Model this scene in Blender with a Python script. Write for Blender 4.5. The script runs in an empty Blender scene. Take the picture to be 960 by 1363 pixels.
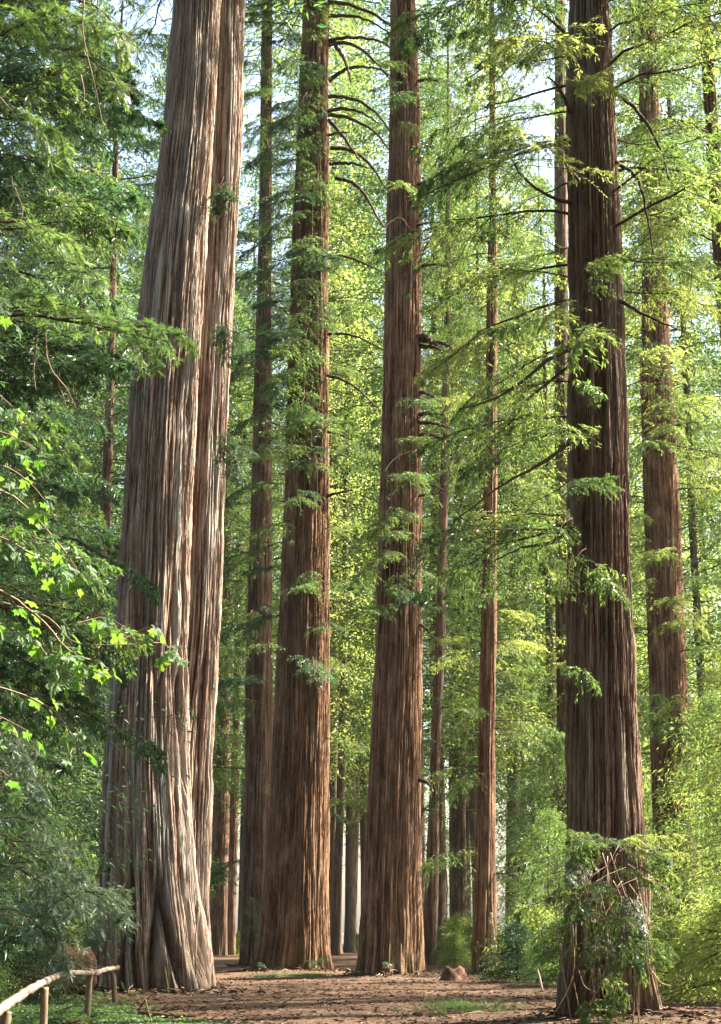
import bpy, math, random
import numpy as np
from mathutils import Vector, Matrix

# ------------------------------------------------------------------ camera, sky, sun, exposure
scene = bpy.context.scene
F, CX, CY, HORIZ, EYE = 2100.0, 480.0, 681.5, 1240.0, 1.6      # lens in photograph pixels
PITCH = math.atan((HORIZ - CY) / F)
cam_d = bpy.data.cameras.new('camera')
cam_d.sensor_fit = 'VERTICAL'
cam_d.sensor_height = 36.0
cam_d.sensor_width = 36.0
cam_d.lens = 36.0 * F / 1363.0
cam_d.clip_end = 3000
cam = bpy.data.objects.new('camera', cam_d)
scene.collection.objects.link(cam)
cam.location = (0, 0, EYE)
cam.rotation_euler = (math.radians(90) + PITCH, 0, 0)
scene.camera = cam

SUN_EL, SUN_AZ = math.radians(47), math.radians(72)     # azimuth clockwise from the view direction
world = bpy.data.worlds.new('World')
scene.world = world
world.use_nodes = True
wn = world.node_tree
sky = wn.nodes.new('ShaderNodeTexSky')
sky.sky_type = 'NISHITA'
sky.sun_disc = False
sky.sun_elevation = SUN_EL
sky.sun_rotation = SUN_AZ
sky.air_density = 1.4
sky.dust_density = 4.0
bg = wn.nodes['Background']
bg.inputs['Strength'].default_value = 0.08
wn.links.new(sky.outputs[0], bg.inputs['Color'])
sun_d = bpy.data.lights.new('sun', 'SUN')
sun_d.energy = 5.0
sun_d.angle = math.radians(0.53)
sun_d.color = (1.0, 0.91, 0.76)
sun = bpy.data.objects.new('sun', sun_d)
scene.collection.objects.link(sun)
sdir = Vector((math.cos(SUN_EL) * math.sin(SUN_AZ), math.cos(SUN_EL) * math.cos(SUN_AZ), math.sin(SUN_EL)))
sun.rotation_euler = sdir.to_track_quat('Z', 'Y').to_euler()
sun.location = sdir * 200
scene.view_settings.view_transform = 'Standard'
scene.view_settings.look = 'None'
scene.view_settings.exposure = 2.8
scene.view_settings.gamma = 1.0
cy = scene.cycles
cy.max_bounces = 4
cy.diffuse_bounces = 1
cy.transmission_bounces = 3
cy.glossy_bounces = 2
cy.transparent_max_bounces = 4
cy.sample_clamp_indirect = 6.0
cy.caustics_reflective = False
cy.caustics_refractive = False

C = scene.collection
TAN = math.tan(PITCH)

def at(px, py, Y):
    """photograph pixel -> world point at forward distance Y"""
    dx, dv = (px - CX) / F, (CY - py) / F
    cp, sp = math.cos(PITCH), math.sin(PITCH)
    y, z = cp - dv * sp, sp + dv * cp
    return Vector((dx * Y / y, Y, EYE + z * Y / y))

def depth_of(py):
    """forward distance at which level ground shows at image row py"""
    dv = (CY - py) / F
    cp, sp = math.cos(PITCH), math.sin(PITCH)
    return EYE * (cp - dv * sp) / -(sp + dv * cp)

# ------------------------------------------------------------------ noise
def _table(seed):
    r = np.random.RandomState(seed)
    a = r.rand(65536) * 2 * np.pi
    return np.cos(a), np.sin(a)
_GX, _GY = _table(11)

def pn(x, y, per=0, seed=0):
    """2-D gradient noise about -1..1, periodic in x when per > 0"""
    xi, yi = np.floor(x).astype(np.int64), np.floor(y).astype(np.int64)
    xf, yf = x - xi, y - yi
    u, v = xf * xf * xf * (xf * (xf * 6 - 15) + 10), yf * yf * yf * (yf * (yf * 6 - 15) + 10)
    def g(ix, iy, dx, dy):
        if per: ix = np.mod(ix, per)
        h = (ix * 73856093 ^ iy * 19349663 ^ (seed * 83492791 + 12345)) & 0xffffffff
        h = ((h ^ (h >> 13)) * 1274126177) & 0xffffffff
        h = (h ^ (h >> 16)) & 65535
        return _GX[h] * dx + _GY[h] * dy
    a, b = g(xi, yi, xf, yf), g(xi + 1, yi, xf - 1, yf)
    c, d = g(xi, yi + 1, xf, yf - 1), g(xi + 1, yi + 1, xf - 1, yf - 1)
    return 1.5 * ((a + u * (b - a)) * (1 - v) + (c + u * (d - c)) * v)

# ------------------------------------------------------------------ mesh helpers
def mesh_np(name, V, F4=None, F3=None, mats=(), m4=None, m3=None, smooth=False, attrs=None):
    me = bpy.data.meshes.new(name)
    V = np.asarray(V, dtype=np.float32)
    F4 = np.zeros((0, 4), np.int32) if F4 is None else np.asarray(F4, np.int32)
    F3 = np.zeros((0, 3), np.int32) if F3 is None else np.asarray(F3, np.int32)
    n4, n3 = len(F4), len(F3)
    me.vertices.add(len(V))
    me.vertices.foreach_set('co', V.ravel())
    me.loops.add(n4 * 4 + n3 * 3)
    me.loops.foreach_set('vertex_index', np.concatenate([F4.ravel(), F3.ravel()]))
    me.polygons.add(n4 + n3)
    st = np.concatenate([np.arange(n4) * 4, n4 * 4 + np.arange(n3) * 3]).astype(np.int32)
    me.polygons.foreach_set('loop_start', st)
    mi = np.zeros(n4 + n3, np.int32)
    if m4 is not None: mi[:n4] = m4
    if m3 is not None: mi[n4:] = m3
    me.polygons.foreach_set('material_index', mi)
    if isinstance(smooth, bool):
        sm = np.full(n4 + n3, smooth)
    else:
        sm = smooth
    me.polygons.foreach_set('use_smooth', sm)
    for m in mats: me.materials.append(m)
    for k, (arr, kind) in (attrs or {}).items():
        if kind == 'COLOR':
            a = me.attributes.new(k, 'FLOAT_COLOR', 'POINT')
            full = np.ones((len(V), 4), np.float32); full[:, :arr.shape[1]] = arr
            a.data.foreach_set('color', full.ravel())
        else:
            a = me.attributes.new(k, 'FLOAT', 'POINT')
            a.data.foreach_set('value', np.asarray(arr, np.float32))
    me.update(calc_edges=True)
    me.validate()
    return me

def link(name, data, parent=None, loc=None, rot=None, scale=None, **props):
    o = bpy.data.objects.new(name, data)
    C.objects.link(o)
    if parent is not None: o.parent = parent
    if loc is not None: o.location = loc
    if rot is not None: o.rotation_euler = rot
    if scale is not None: o.scale = (scale,) * 3 if isinstance(scale, (int, float)) else scale
    for k, v in props.items(): o[k] = v
    return o

def thing(name, loc, label, category, group=None, rotz=0):
    o = link(name, None, loc=loc, rot=(0, 0, rotz), label=label, category=category)
    o.empty_display_size = 0.2
    if group: o['group'] = group
    return o

def tube_arrays(pts, r0, r1, sides=6, rough=0.0, seed=0, cap=True, power=1.0):
    """tapered tube along pts -> V, F4, F3"""
    pts = np.asarray(pts, float); n = len(pts)
    t = np.gradient(pts, axis=0); t /= np.linalg.norm(t, axis=1)[:, None] + 1e-9
    ref = np.array([0.13, 0.21, 0.97]) if abs(t[0, 2]) < 0.9 else np.array([1.0, 0.1, 0.05])
    a = np.cross(t, ref); a /= np.linalg.norm(a, axis=1)[:, None] + 1e-9
    b = np.cross(t, a)
    s = np.linspace(0, 1, n) ** power
    r = (r0 + (r1 - r0) * s)
    th = np.linspace(0, 2 * np.pi, sides, endpoint=False)
    rr = np.repeat(r[:, None], sides, 1)
    if rough: rr = rr * (1 + rough * np.random.RandomState(seed).uniform(-1, 1, rr.shape))
    V = pts[:, None, :] + rr[..., None] * (np.cos(th)[None, :, None] * a[:, None, :] + np.sin(th)[None, :, None] * b[:, None, :])
    V = V.reshape(-1, 3)
    i = np.arange(n - 1)[:, None] * sides; j = np.arange(sides)[None, :]; j2 = (j + 1) % sides
    F4 = np.stack([i + j, i + j2, i + sides + j2, i + sides + j], -1).reshape(-1, 4)
    F3 = np.zeros((0, 3), int)
    if cap:
        V = np.vstack([V, pts[0], pts[-1]])
        c0, c1 = len(V) - 2, len(V) - 1
        j = np.arange(sides); j2 = (j + 1) % sides
        F3 = np.vstack([np.stack([np.full(sides, c0), j2, j], -1), np.stack([np.full(sides, c1), (n - 1) * sides + j, (n - 1) * sides + j2], -1)])
    return V, F4, F3

def tubes_many(P0, P1, P2, r0, r1):
    """many 3-sided two-segment tubes at once (quadratic through P0,P1,P2) -> V, F4"""
    n = len(P0)
    t = P2 - P0; t /= np.linalg.norm(t, axis=1)[:, None] + 1e-9
    a = np.cross(t, np.array([0.1, 0.2, 0.97])); a /= np.linalg.norm(a, axis=1)[:, None] + 1e-9
    b = np.cross(t, a)
    V = np.zeros((n, 3, 3, 3))
    for k, (P, w) in enumerate(((P0, 0.0), (P1, 0.5), (P2, 1.0))):
        r = (r0 * (1 - w) + r1 * w)[:, None]
        for j in range(3):
            an = j * 2.094
            V[:, k, j] = P + r * (math.cos(an) * a + math.sin(an) * b)
    base = np.arange(n)[:, None, None] * 9
    q = []
    for k in range(2):
        for j in range(3):
            q.append([k * 3 + j, k * 3 + (j + 1) % 3, (k + 1) * 3 + (j + 1) % 3, (k + 1) * 3 + j])
    F4 = (base[:, 0, :, None] + np.array(q)[None]).reshape(-1, 4)
    return V.reshape(-1, 3), F4

def smooth_path(ctrl, n=16):
    """Catmull-Rom through the control points"""
    c = np.asarray([tuple(p) for p in ctrl], float)
    if len(c) == 2: return c[0] + (c[1] - c[0]) * np.linspace(0, 1, n)[:, None]
    c = np.vstack([2 * c[0] - c[1], c, 2 * c[-1] - c[-2]])
    out = []
    m = len(c) - 3
    for u in np.linspace(0, m - 1e-6, n):
        i = int(u); t = u - i
        p0, p1, p2, p3 = c[i:i + 4]
        out.append(0.5 * (2 * p1 + (p2 - p0) * t + (2 * p0 - 5 * p1 + 4 * p2 - p3) * t * t + (3 * p1 - p0 - 3 * p2 + p3) * t ** 3))
    return np.array(out)

# ------------------------------------------------------------------ materials
def newmat(name):
    m = bpy.data.materials.new(name); m.use_nodes = True
    nt = m.node_tree
    return m, nt, nt.nodes['Principled BSDF'], nt.nodes['Material Output']

def N(nt, kind, **kw):
    n = nt.nodes.new(kind)
    for k, v in kw.items(): setattr(n, k, v)
    return n

def mixc(nt, fac, a, b, blend='MIX'):
    n = nt.nodes.new('ShaderNodeMix'); n.data_type = 'RGBA'; n.blend_type = blend
    n.clamp_factor = True
    if isinstance(fac, (int, float)): n.inputs[0].default_value = fac
    else: nt.links.new(fac, n.inputs[0])
    for sock, v in ((n.inputs[6], a), (n.inputs[7], b)):
        if isinstance(v, tuple): sock.default_value = (*v, 1)
        else: nt.links.new(v, sock)
    return n.outputs[2]

def mrange(nt, v, a, b, c=0.0, d=1.0):
    n = nt.nodes.new('ShaderNodeMapRange'); n.clamp = True
    nt.links.new(v, n.inputs[0])
    for i, x in zip((1, 2, 3, 4), (a, b, c, d)): n.inputs[i].default_value = x
    return n.outputs[0]

def noise(nt, scale, vec=None, detail=4, rough=0.6, dist=0.0):
    n = nt.nodes.new('ShaderNodeTexNoise')
    n.inputs['Scale'].default_value = scale; n.inputs['Detail'].default_value = detail
    n.inputs['Roughness'].default_value = rough; n.inputs['Distortion'].default_value = dist
    if vec is not None: nt.links.new(vec, n.inputs['Vector'])
    return n.outputs['Fac']

def mapping(nt, scale, coord='Object'):
    tc = nt.nodes.new('ShaderNodeTexCoord')
    mp = nt.nodes.new('ShaderNodeMapping'); mp.inputs['Scale'].default_value = scale
    nt.links.new(tc.outputs[coord], mp.inputs[0])
    return mp.outputs[0]

def bark_mat(name, inner, mid, outer, pale, fine=1.0, moss=0.0):
    """inner red fibre in the furrows, weathered grey-brown on the ridges, pale lichen streaks"""
    m, nt, b, out = newmat(name)
    at_ = N(nt, 'ShaderNodeAttribute', attribute_name='bark')
    sp = N(nt, 'ShaderNodeSeparateColor'); nt.links.new(at_.outputs['Color'], sp.inputs[0])
    fib = noise(nt, 1.0, mapping(nt, (34 * fine, 34 * fine, 1.7)), 5, 0.65)
    fib2 = noise(nt, 1.0, mapping(nt, (90 * fine, 90 * fine, 5)), 3, 0.6)
    big = noise(nt, 1.0, mapping(nt, (1.3, 1.3, 0.18)), 3, 0.55)
    c = mixc(nt, mrange(nt, sp.outputs[0], 0.28, 0.66), inner, mid)
    c = mixc(nt, mrange(nt, sp.outputs[0], 0.5, 0.95), c, outer)
    c = mixc(nt, mrange(nt, big, 0.3, 0.7, 0.0, 0.55), c, mixc(nt, 0.5, inner, outer), 'MIX')  # broad patches of lichen tone and of shade, put into the colour
    c = mixc(nt, mrange(nt, fib, 0.42, 0.72, 0.0, 0.55), c, outer)
    c = mixc(nt, mrange(nt, fib2, 0.35, 0.6, 0.5, 0.0), c, tuple(x * 0.5 for x in inner))
    crack = noise(nt, 1.0, mapping(nt, (15 * fine, 15 * fine, 0.30)), 4, 0.62, 0.25)
    ck = N(nt, 'ShaderNodeMath', operation='SUBTRACT'); nt.links.new(crack, ck.inputs[0]); ck.inputs[1].default_value = 0.5
    ca = N(nt, 'ShaderNodeMath', operation='ABSOLUTE'); nt.links.new(ck.outputs[0], ca.inputs[0])
    c = mixc(nt, mrange(nt, ca.outputs[0], 0.006, 0.030, 0.85, 0.0), c, tuple(x * 0.55 for x in inner))
    tone = noise(nt, 1.0, mapping(nt, (2.2, 2.2, 0.9)), 4, 0.65)
    c = mixc(nt, mrange(nt, tone, 0.50, 0.68, 0.0, 0.45), c, outer)
    c = mixc(nt, sp.outputs[1], c, pale)
    if moss:
        ms = noise(nt, 1.0, mapping(nt, (4, 4, 1.2)), 4, 0.6)
        mm = N(nt, 'ShaderNodeMath', operation='MULTIPLY'); nt.links.new(mrange(nt, ms, 0.5, 0.65), mm.inputs[0]); nt.links.new(sp.outputs[2], mm.inputs[1])
        c = mixc(nt, mm.outputs[0], c, (0.10, 0.105, 0.035))
    nt.links.new(c, b.inputs['Base Color'])
    b.inputs['Roughness'].default_value = 0.9
    b.inputs['Specular IOR Level'].default_value = 0.15
    bp = N(nt, 'ShaderNodeBump'); bp.inputs['Strength'].default_value = 1.0; bp.inputs['Distance'].default_value = 0.05
    add = N(nt, 'ShaderNodeMath', operation='ADD'); nt.links.new(fib, add.inputs[0])
    half = N(nt, 'ShaderNodeMath', operation='MULTIPLY'); nt.links.new(fib2, half.inputs[0]); half.inputs[1].default_value = 0.5
    nt.links.new(half.outputs[0], add.inputs[1])
    nt.links.new(add.outputs[0], bp.inputs['Height'])
    nt.links.new(bp.outputs[0], b.inputs['Normal'])
    return m

def leaf_mat(name, c0, c1, t0, t1, trans=0.5, rough=0.36, spec=0.5, old=None):
    """thin leaf: reflects c0..c1, lets t0..t1 through; varies by leaf (tint attribute) and by bough"""
    m, nt, b, out = newmat(name)
    a = N(nt, 'ShaderNodeAttribute', attribute_name='tint')
    oi = N(nt, 'ShaderNodeObjectInfo')
    f = N(nt, 'ShaderNodeMath', operation='MULTIPLY_ADD'); nt.links.new(oi.outputs['Random'], f.inputs[0]); f.inputs[1].default_value = 0.45
    k = N(nt, 'ShaderNodeMath', operation='MULTIPLY'); nt.links.new(a.outputs['Fac'], k.inputs[0]); k.inputs[1].default_value = 0.65
    nt.links.new(k.outputs[0], f.inputs[2])
    col = mixc(nt, f.outputs[0], c0, c1)
    tcol = mixc(nt, f.outputs[0], t0, t1)
    if old:
        dead = mrange(nt, a.outputs['Fac'], 0.955, 0.97)
        col = mixc(nt, dead, col, old); tcol = mixc(nt, dead, tcol, tuple(x * 0.6 for x in old))
    nt.links.new(col, b.inputs['Base Color'])
    b.inputs['Roughness'].default_value = rough
    b.inputs['Specular IOR Level'].default_value = spec
    tr = N(nt, 'ShaderNodeBsdfTranslucent'); nt.links.new(tcol, tr.inputs['Color'])
    mx = N(nt, 'ShaderNodeMixShader'); mx.inputs[0].default_value = trans
    nt.links.new(b.outputs[0], mx.inputs[1]); nt.links.new(tr.outputs[0], mx.inputs[2])
    nt.links.new(mx.outputs[0], out.inputs['Surface'])
    return m

def wood_mat(name, c0, c1, scale=(20, 20, 20), rough=0.85, bump=0.4):
    m, nt, b, out = newmat(name)
    v = mapping(nt, scale)
    n1 = noise(nt, 1.0, v, 5, 0.65)
    nt.links.new(mixc(nt, mrange(nt, n1, 0.3, 0.7), c0, c1), b.inputs['Base Color'])
    b.inputs['Roughness'].default_value = rough; b.inputs['Specular IOR Level'].default_value = 0.2
    bp = N(nt, 'ShaderNodeBump'); bp.inputs['Strength'].default_value = bump; bp.inputs['Distance'].default_value = 0.02
    nt.links.new(n1, bp.inputs['Height']); nt.links.new(bp.outputs[0], b.inputs['Normal'])
    return m

M_OLD = bark_mat('bark_weathered', (0.095, 0.038, 0.021), (0.34, 0.21, 0.15), (0.54, 0.43, 0.345), (0.47, 0.455, 0.40), 1.0, 1.0)
M_RED = bark_mat('bark_red', (0.030, 0.011, 0.006), (0.100, 0.040, 0.020), (0.44, 0.265, 0.16), (0.36, 0.31, 0.24), 1.0, 0.4)  # furrow colours taken darker to deepen the trunk's shade, ridges kept bright
M_DARK = bark_mat('bark_brown', (0.045, 0.020, 0.012), (0.155, 0.082, 0.052), (0.36, 0.24, 0.17), (0.36, 0.36, 0.28), 1.0, 0.4)
M_FAR = bark_mat('bark_distant', (0.05, 0.032, 0.022), (0.12, 0.082, 0.058), (0.22, 0.165, 0.125), (0.30, 0.29, 0.24), 0.6, 0.0)
M_LIMB = wood_mat('limb_bark', (0.030, 0.018, 0.011), (0.105, 0.066, 0.040))
M_TWIG = wood_mat('twig_bark', (0.16, 0.105, 0.070), (0.30, 0.22, 0.16))
M_PALE = wood_mat('dead_twig', (0.26, 0.17, 0.11), (0.48, 0.36, 0.27))
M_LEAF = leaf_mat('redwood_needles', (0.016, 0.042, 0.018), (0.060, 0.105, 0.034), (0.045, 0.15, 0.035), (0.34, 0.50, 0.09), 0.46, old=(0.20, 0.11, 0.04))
M_BLUE = leaf_mat('shade_needles', (0.016, 0.042, 0.022), (0.046, 0.092, 0.048), (0.03, 0.11, 0.030), (0.14, 0.27, 0.07), 0.36, 0.4, 0.5)  # shaded copy of the redwood needles, the shade is in the colour
M_BRIGHT = leaf_mat('sunlit_needles', (0.040, 0.090, 0.022), (0.11, 0.15, 0.035), (0.16, 0.34, 0.06), (0.68, 0.74, 0.16), 0.5, old=(0.22, 0.13, 0.05))  # sunlit copy of the redwood needles, the backlight is in the colour
M_MAPLE = leaf_mat('maple_leaf', (0.045, 0.105, 0.045), (0.095, 0.165, 0.065), (0.10, 0.30, 0.03), (0.32, 0.52, 0.05), 0.42, 0.55, 0.3)
M_COVER = leaf_mat('ground_leaf', (0.035, 0.075, 0.030), (0.075, 0.120, 0.045), (0.08, 0.19, 0.04), (0.22, 0.34, 0.08), 0.35, 0.5, 0.4)

# ------------------------------------------------------------------ ground
def ground_z(x, y):
    x = np.asarray(x, float); y = np.asarray(y, float)
    z = 0.10 * pn(x * 0.12, y * 0.09, seed=3) + 0.035 * pn(x * 0.5, y * 0.4, seed=4)
    z = z + 0.16 * np.exp(-(((x + 6.3) / 3.2) ** 2 + ((y - 41.5) / 3.2) ** 2))        # mound under the big pair
    z = z + 0.14 * np.exp(-(((x + 2.8) / 3.0) ** 2 + ((y - 64) / 3.0) ** 2))
    z = z + 0.12 * np.exp(-(((x - 4.8) / 1.8) ** 2 + ((y - 30.5) / 1.8) ** 2))
    for gx, gy, gh, gs in ((1.3, 60.5, 0.16, 2.4), (5.1, 62, 0.12, 1.2), (-4.7, 70, 0.14, 2.0), (3.2, 74, 0.12, 1.0)):
        z = z + gh * np.exp(-((x - gx) ** 2 + (y - gy) ** 2) / (gs * gs))
    return z

def build_ground():
    xs = np.concatenate([np.linspace(-900, -60, 15), np.linspace(-48, -16, 12), np.linspace(-15, 15, 210), np.linspace(16, 48, 12), np.linspace(60, 900, 15)])
    ys = np.concatenate([np.linspace(-300, 10, 10), np.linspace(14, 24, 6), np.linspace(24.5, 75, 300), np.linspace(76, 200, 100), np.linspace(210, 1800, 20)])
    X, Y = np.meshgrid(xs, ys)
    Z = ground_z(X, Y)
    near = np.clip((90 - Y) / 30, 0, 1) * (np.abs(X) < 15.5) * (Y > 24)
    Z = Z + near * (0.016 * pn(X * 3.1, Y * 2.7, seed=5) + 0.010 * pn(X * 8, Y * 7, seed=6))
    V = np.stack([X, Y, Z], -1).reshape(-1, 3)
    nx, ny = len(xs), len(ys)
    i = np.arange(ny - 1)[:, None] * nx; j = np.arange(nx - 1)[None, :]
    F4 = np.stack([i + j, i + j + 1, i + nx + j + 1, i + nx + j], -1).reshape(-1, 4)
    m, nt, b, out = newmat('forest_floor')
    tc = mapping(nt, (1, 1, 1))
    n_big = noise(nt, 0.35, tc, 4, 0.6)
    n_mid = noise(nt, 3.5, tc, 6, 0.7)
    n_fine = noise(nt, 26, tc, 4, 0.75)
    vor = N(nt, 'ShaderNodeTexVoronoi'); vor.inputs['Scale'].default_value = 22; nt.links.new(tc, vor.inputs['Vector'])
    c = mixc(nt, mrange(nt, n_mid, 0.35, 0.68), (0.030, 0.017, 0.010), (0.100, 0.061, 0.038))
    c = mixc(nt, mrange(nt, n_fine, 0.45, 0.70, 0, 0.55), c, (0.21, 0.14, 0.105))
    c = mixc(nt, mrange(nt, n_fine, 0.30, 0.44, 0.8, 0), c, (0.035, 0.022, 0.015))
    c = mixc(nt, mrange(nt, n_big, 0.48, 0.66, 0, 0.5), c, (0.12, 0.075, 0.048))
    sv = N(nt, 'ShaderNodeSeparateColor'); nt.links.new(vor.outputs['Color'], sv.inputs[0])
    c = mixc(nt, mrange(nt, sv.outputs[0], 0.80, 0.92, 0, 0.5), c, (0.24, 0.145, 0.085))
    nt.links.new(c, b.inputs['Base Color'])
    b.inputs['Roughness'].default_value = 0.95; b.inputs['Specular IOR Level'].default_value = 0.1
    bp = N(nt, 'ShaderNodeBump'); bp.inputs['Strength'].default_value = 0.8; bp.inputs['Distance'].default_value = 0.05
    nt.links.new(n_fine, bp.inputs['Height']); nt.links.new(bp.outputs[0], b.inputs['Normal'])
    link('forest_floor', mesh_np('forest_floor', V, F4, mats=[m], smooth=True), kind='structure')
build_ground()

# ------------------------------------------------------------------ trunks
def trunk_mesh(name, prof, Y, mat, nth=64, row=0.25, ridges=0.14, depth=0.035, seed=1, top=58.0, flare=0.12, lobes=5,
               pale=0.0, seam=0.05, twist=0.0, ref=None, moss_h=2.2):
    """prof: (image row, left edge, right edge) read off the photograph, turned into a real centre line and radii at distance Y.
    returns base point and mesh local to it"""
    prof = sorted(prof, key=lambda p: -p[0])
    zs, cx, rr = [], [], []
    for py, xl, xr in prof:
        a, b = at(xl, py, Y), at(xr, py, Y)
        zs.append((a.z + b.z) / 2); cx.append((a.x + b.x) / 2); rr.append((b.x - a.x) / 2)
    zs, cx, rr = np.array(zs), np.array(cx), np.array(rr)
    if zs[-1] < top:                                   # carry on above the frame
        k = (cx[-1] - cx[0]) / max(zs[-1] - zs[0], 1)
        zs = np.append(zs, top); cx = np.append(cx, cx[-1] + 0.4 * k * (top - zs[-2])); rr = np.append(rr, rr[-1] * 0.25)
    rr = rr - depth * 0.25
    zt = zs[-1]
    zvis = min(at(480, 0, Y).z + 0.5, zt)
    z = np.concatenate([np.arange(-0.6, zvis, row), np.linspace(zvis, zt, 22)])
    def interp(v):
        f = np.interp(z, zs, v)
        k = max(1, int(0.5 / row)); ker = np.ones(2 * k + 1) / (2 * k + 1)
        n = np.searchsorted(z, zvis)
        fp = np.pad(f[:n], k, mode='edge'); f2 = f.copy(); f2[:n] = np.convolve(fp, ker, 'valid'); return f2
    c, r = interp(cx), interp(rr)
    r = r + flare * r[0] * np.exp(-np.clip(z, 0, None) / 0.45)
    kf = int(nth * 0.72)                                            # most columns on the half towards the path
    u = np.concatenate([np.linspace(0, 0.47, nth - kf, endpoint=False), np.linspace(0.47, 1.0, kf, endpoint=False)]) + 0.015
    U, Z = np.meshgrid(u, z)
    R = np.repeat(r[:, None], nth, 1)
    N1 = max(8, int(round(2 * np.pi * np.interp(2.0, z, r) / ridges)))
    lowz = np.exp(-np.clip(Z, 0, None) / 3.0)
    Uw = U + twist * Z / 20 + (0.35 * pn(U * 6, Z * 0.09, 6, seed + 1) + lowz * 0.9 * pn(U * 7, Z * 0.45, 7, seed + 2)) / N1
    a = pn(Uw * N1, Z * 0.13, N1, seed + 3)
    b_ = pn(Uw * (2 * N1 + 3), Z * 0.36, 2 * N1 + 3, seed + 4)
    c_ = pn(Uw * (5 * N1 + 1), Z * 1.6, 5 * N1 + 1, seed + 5)
    fis = np.clip(np.abs(a) * 3.4, 0, 1) ** 0.8                     # broad cords parted by narrow fissures
    fis2 = np.clip(np.abs(b_) * 3.0, 0, 1) ** 0.8
    cord = np.clip(1.0 - np.abs(pn(Uw * (N1 // 2), Z * 0.11, N1 // 2, seed + 15)) * 3.2, 0, 1)
    shred = pn(Uw * N1 * 4, Z * 4.5, N1 * 4, seed + 16)
    brk = pn(Uw * (N1 * 3 // 4), Z * 0.8, N1 * 3 // 4, seed + 17)
    patch = pn(U * 9, Z * 0.5, 9, seed + 18)
    h = 0.46 * fis + 0.26 * fis2 + 0.22 * cord + 0.14 * c_ + 0.12 * shred + 0.26 * brk + 0.12 * patch
    big = pn(U * lobes, Z * 0.05, lobes, seed + 7)
    plate = pn(U * (N1 // 3), Z * 0.16, N1 // 3, seed + 8)          # broad plates and seams
    disp = depth * (h - 0.6) * 2.0 + depth * (1.0 + 1.6 * np.exp(-np.clip(Z, 0, None) / 4.0)) * plate
    disp = disp + R * (0.035 + 0.13 * np.exp(-np.clip(Z, 0, None) / 2.2)) * big
    sm = np.clip(1 - np.abs(pn(U * 13 + 0.3 * pn(U * 5, Z * 0.3, 5, seed + 21), Z * 0.11, 13, seed + 20)) * 4.5, 0, 1) * np.exp(-np.clip(Z - 4, 0, None) / 9.0)
    disp = disp - seam * sm ** 1.3                                  # deep seams between the buttress folds
    h = h * (1 - 0.75 * sm * min(1.0, seam * 6))
    toes = pn(U * 11, Z * 0.3, 11, seed + 9)
    disp = disp + R * 0.22 * toes * np.exp(-np.clip(Z, 0, None) / 0.7)
    rsb = np.random.RandomState(seed + 40)
    for _ in range(10):
        bu, bz, bs = rsb.rand(), rsb.uniform(1.5, 24), rsb.uniform(0.12, 0.3)
        du = np.abs(U - bu); du = np.minimum(du, 1 - du) * 2 * np.pi * R
        disp = disp + depth * 1.1 * np.exp(-(du / bs) ** 2 - ((Z - bz) / (bs * 1.3)) ** 2)
    Rd = R + disp
    th = 2 * np.pi * Uw * 0 + 2 * np.pi * U
    wob = 0.04 * r * np.sin(z * 0.5 + seed)
    X = np.repeat(c[:, None], nth, 1) + Rd * np.cos(th); Yv = np.repeat(wob[:, None], nth, 1) + Rd * np.sin(th)
    base = Vector((float(np.interp(0, z, c)), Y, float(ground_z(np.interp(0, z, c), Y))))
    V = np.stack([X - base.x, Yv, Z], -1).reshape(-1, 3)
    nz = len(z)
    i = np.arange(nz - 1)[:, None] * nth; j = np.arange(nth)[None, :]; j2 = (j + 1) % nth
    F4 = np.stack([i + j, i + j2, i + nth + j2, i + nth + j], -1).reshape(-1, 4)
    streak = pn(Uw * (N1 // 2 + 1), Z * 0.11, N1 // 2 + 1, seed + 12) + 0.35 * pn(Uw * N1 * 3, Z * 0.5, N1 * 3, seed + 13)
    pl = np.clip((streak - 0.12) * 2.6, 0, 1) * np.clip(h * 1.6 - 0.4, 0, 0.8) * pale
    mossm = np.clip(1 - Z / moss_h, 0, 1)
    col = np.stack([np.clip(h + 0.12 * plate, 0, 1), pl, mossm], -1).reshape(-1, 3)
    me = mesh_np(name, V, F4, mats=[mat], smooth=True, attrs={'bark': (col, 'COLOR')})
    return base, me, (z, c, r)

# ------------------------------------------------------------------ foliage
UP = np.array([0, 0, 1.0])
def nrm(v): return v / (np.linalg.norm(v, axis=-1, keepdims=True) + 1e-9)

def spawn(rs, P, D, L, dr, n, ang, lo, hi, s0=0.1, s1=1.0, taper=0.7, jit=0.25, dr2=0.3, flat=0.25):
    """n side shoots on every shoot, alternating left and right in its flat spray"""
    m = len(P)
    s = np.linspace(s0, s1, n)[None, :] + rs.uniform(-0.5, 0.5, (m, n)) * (s1 - s0) / n
    s = np.clip(s, 0, 1)
    pos = P[:, None] + D[:, None] * (s * L[:, None])[..., None] - UP * (dr[:, None] * s * s * L[:, None])[..., None]
    tan = nrm(D[:, None] - UP * (2 * dr[:, None] * s)[..., None])
    side = nrm(np.cross(tan, UP) + rs.normal(0, 0.08, tan.shape))
    sg = np.where((np.arange(n)[None, :] + rs.randint(0, 2, (m, 1))) % 2 == 0, 1.0, -1.0)
    a = np.radians(ang) * (1 + rs.uniform(-jit, jit, (m, n))) * (1.0 - 0.35 * s)
    up = nrm(np.cross(side, tan))
    d = np.cos(a)[..., None] * tan + (np.sin(a) * sg)[..., None] * side + rs.normal(0, flat, (m, n, 1)) * up
    l = rs.uniform(lo, hi, (m, n)) * ((1 - s) ** taper * 0.85 + 0.15) * L[:, None]
    return pos.reshape(-1, 3), nrm(d).reshape(-1, 3), l.ravel(), np.abs(rs.normal(dr2, dr2 * 0.5, m * n))

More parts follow.
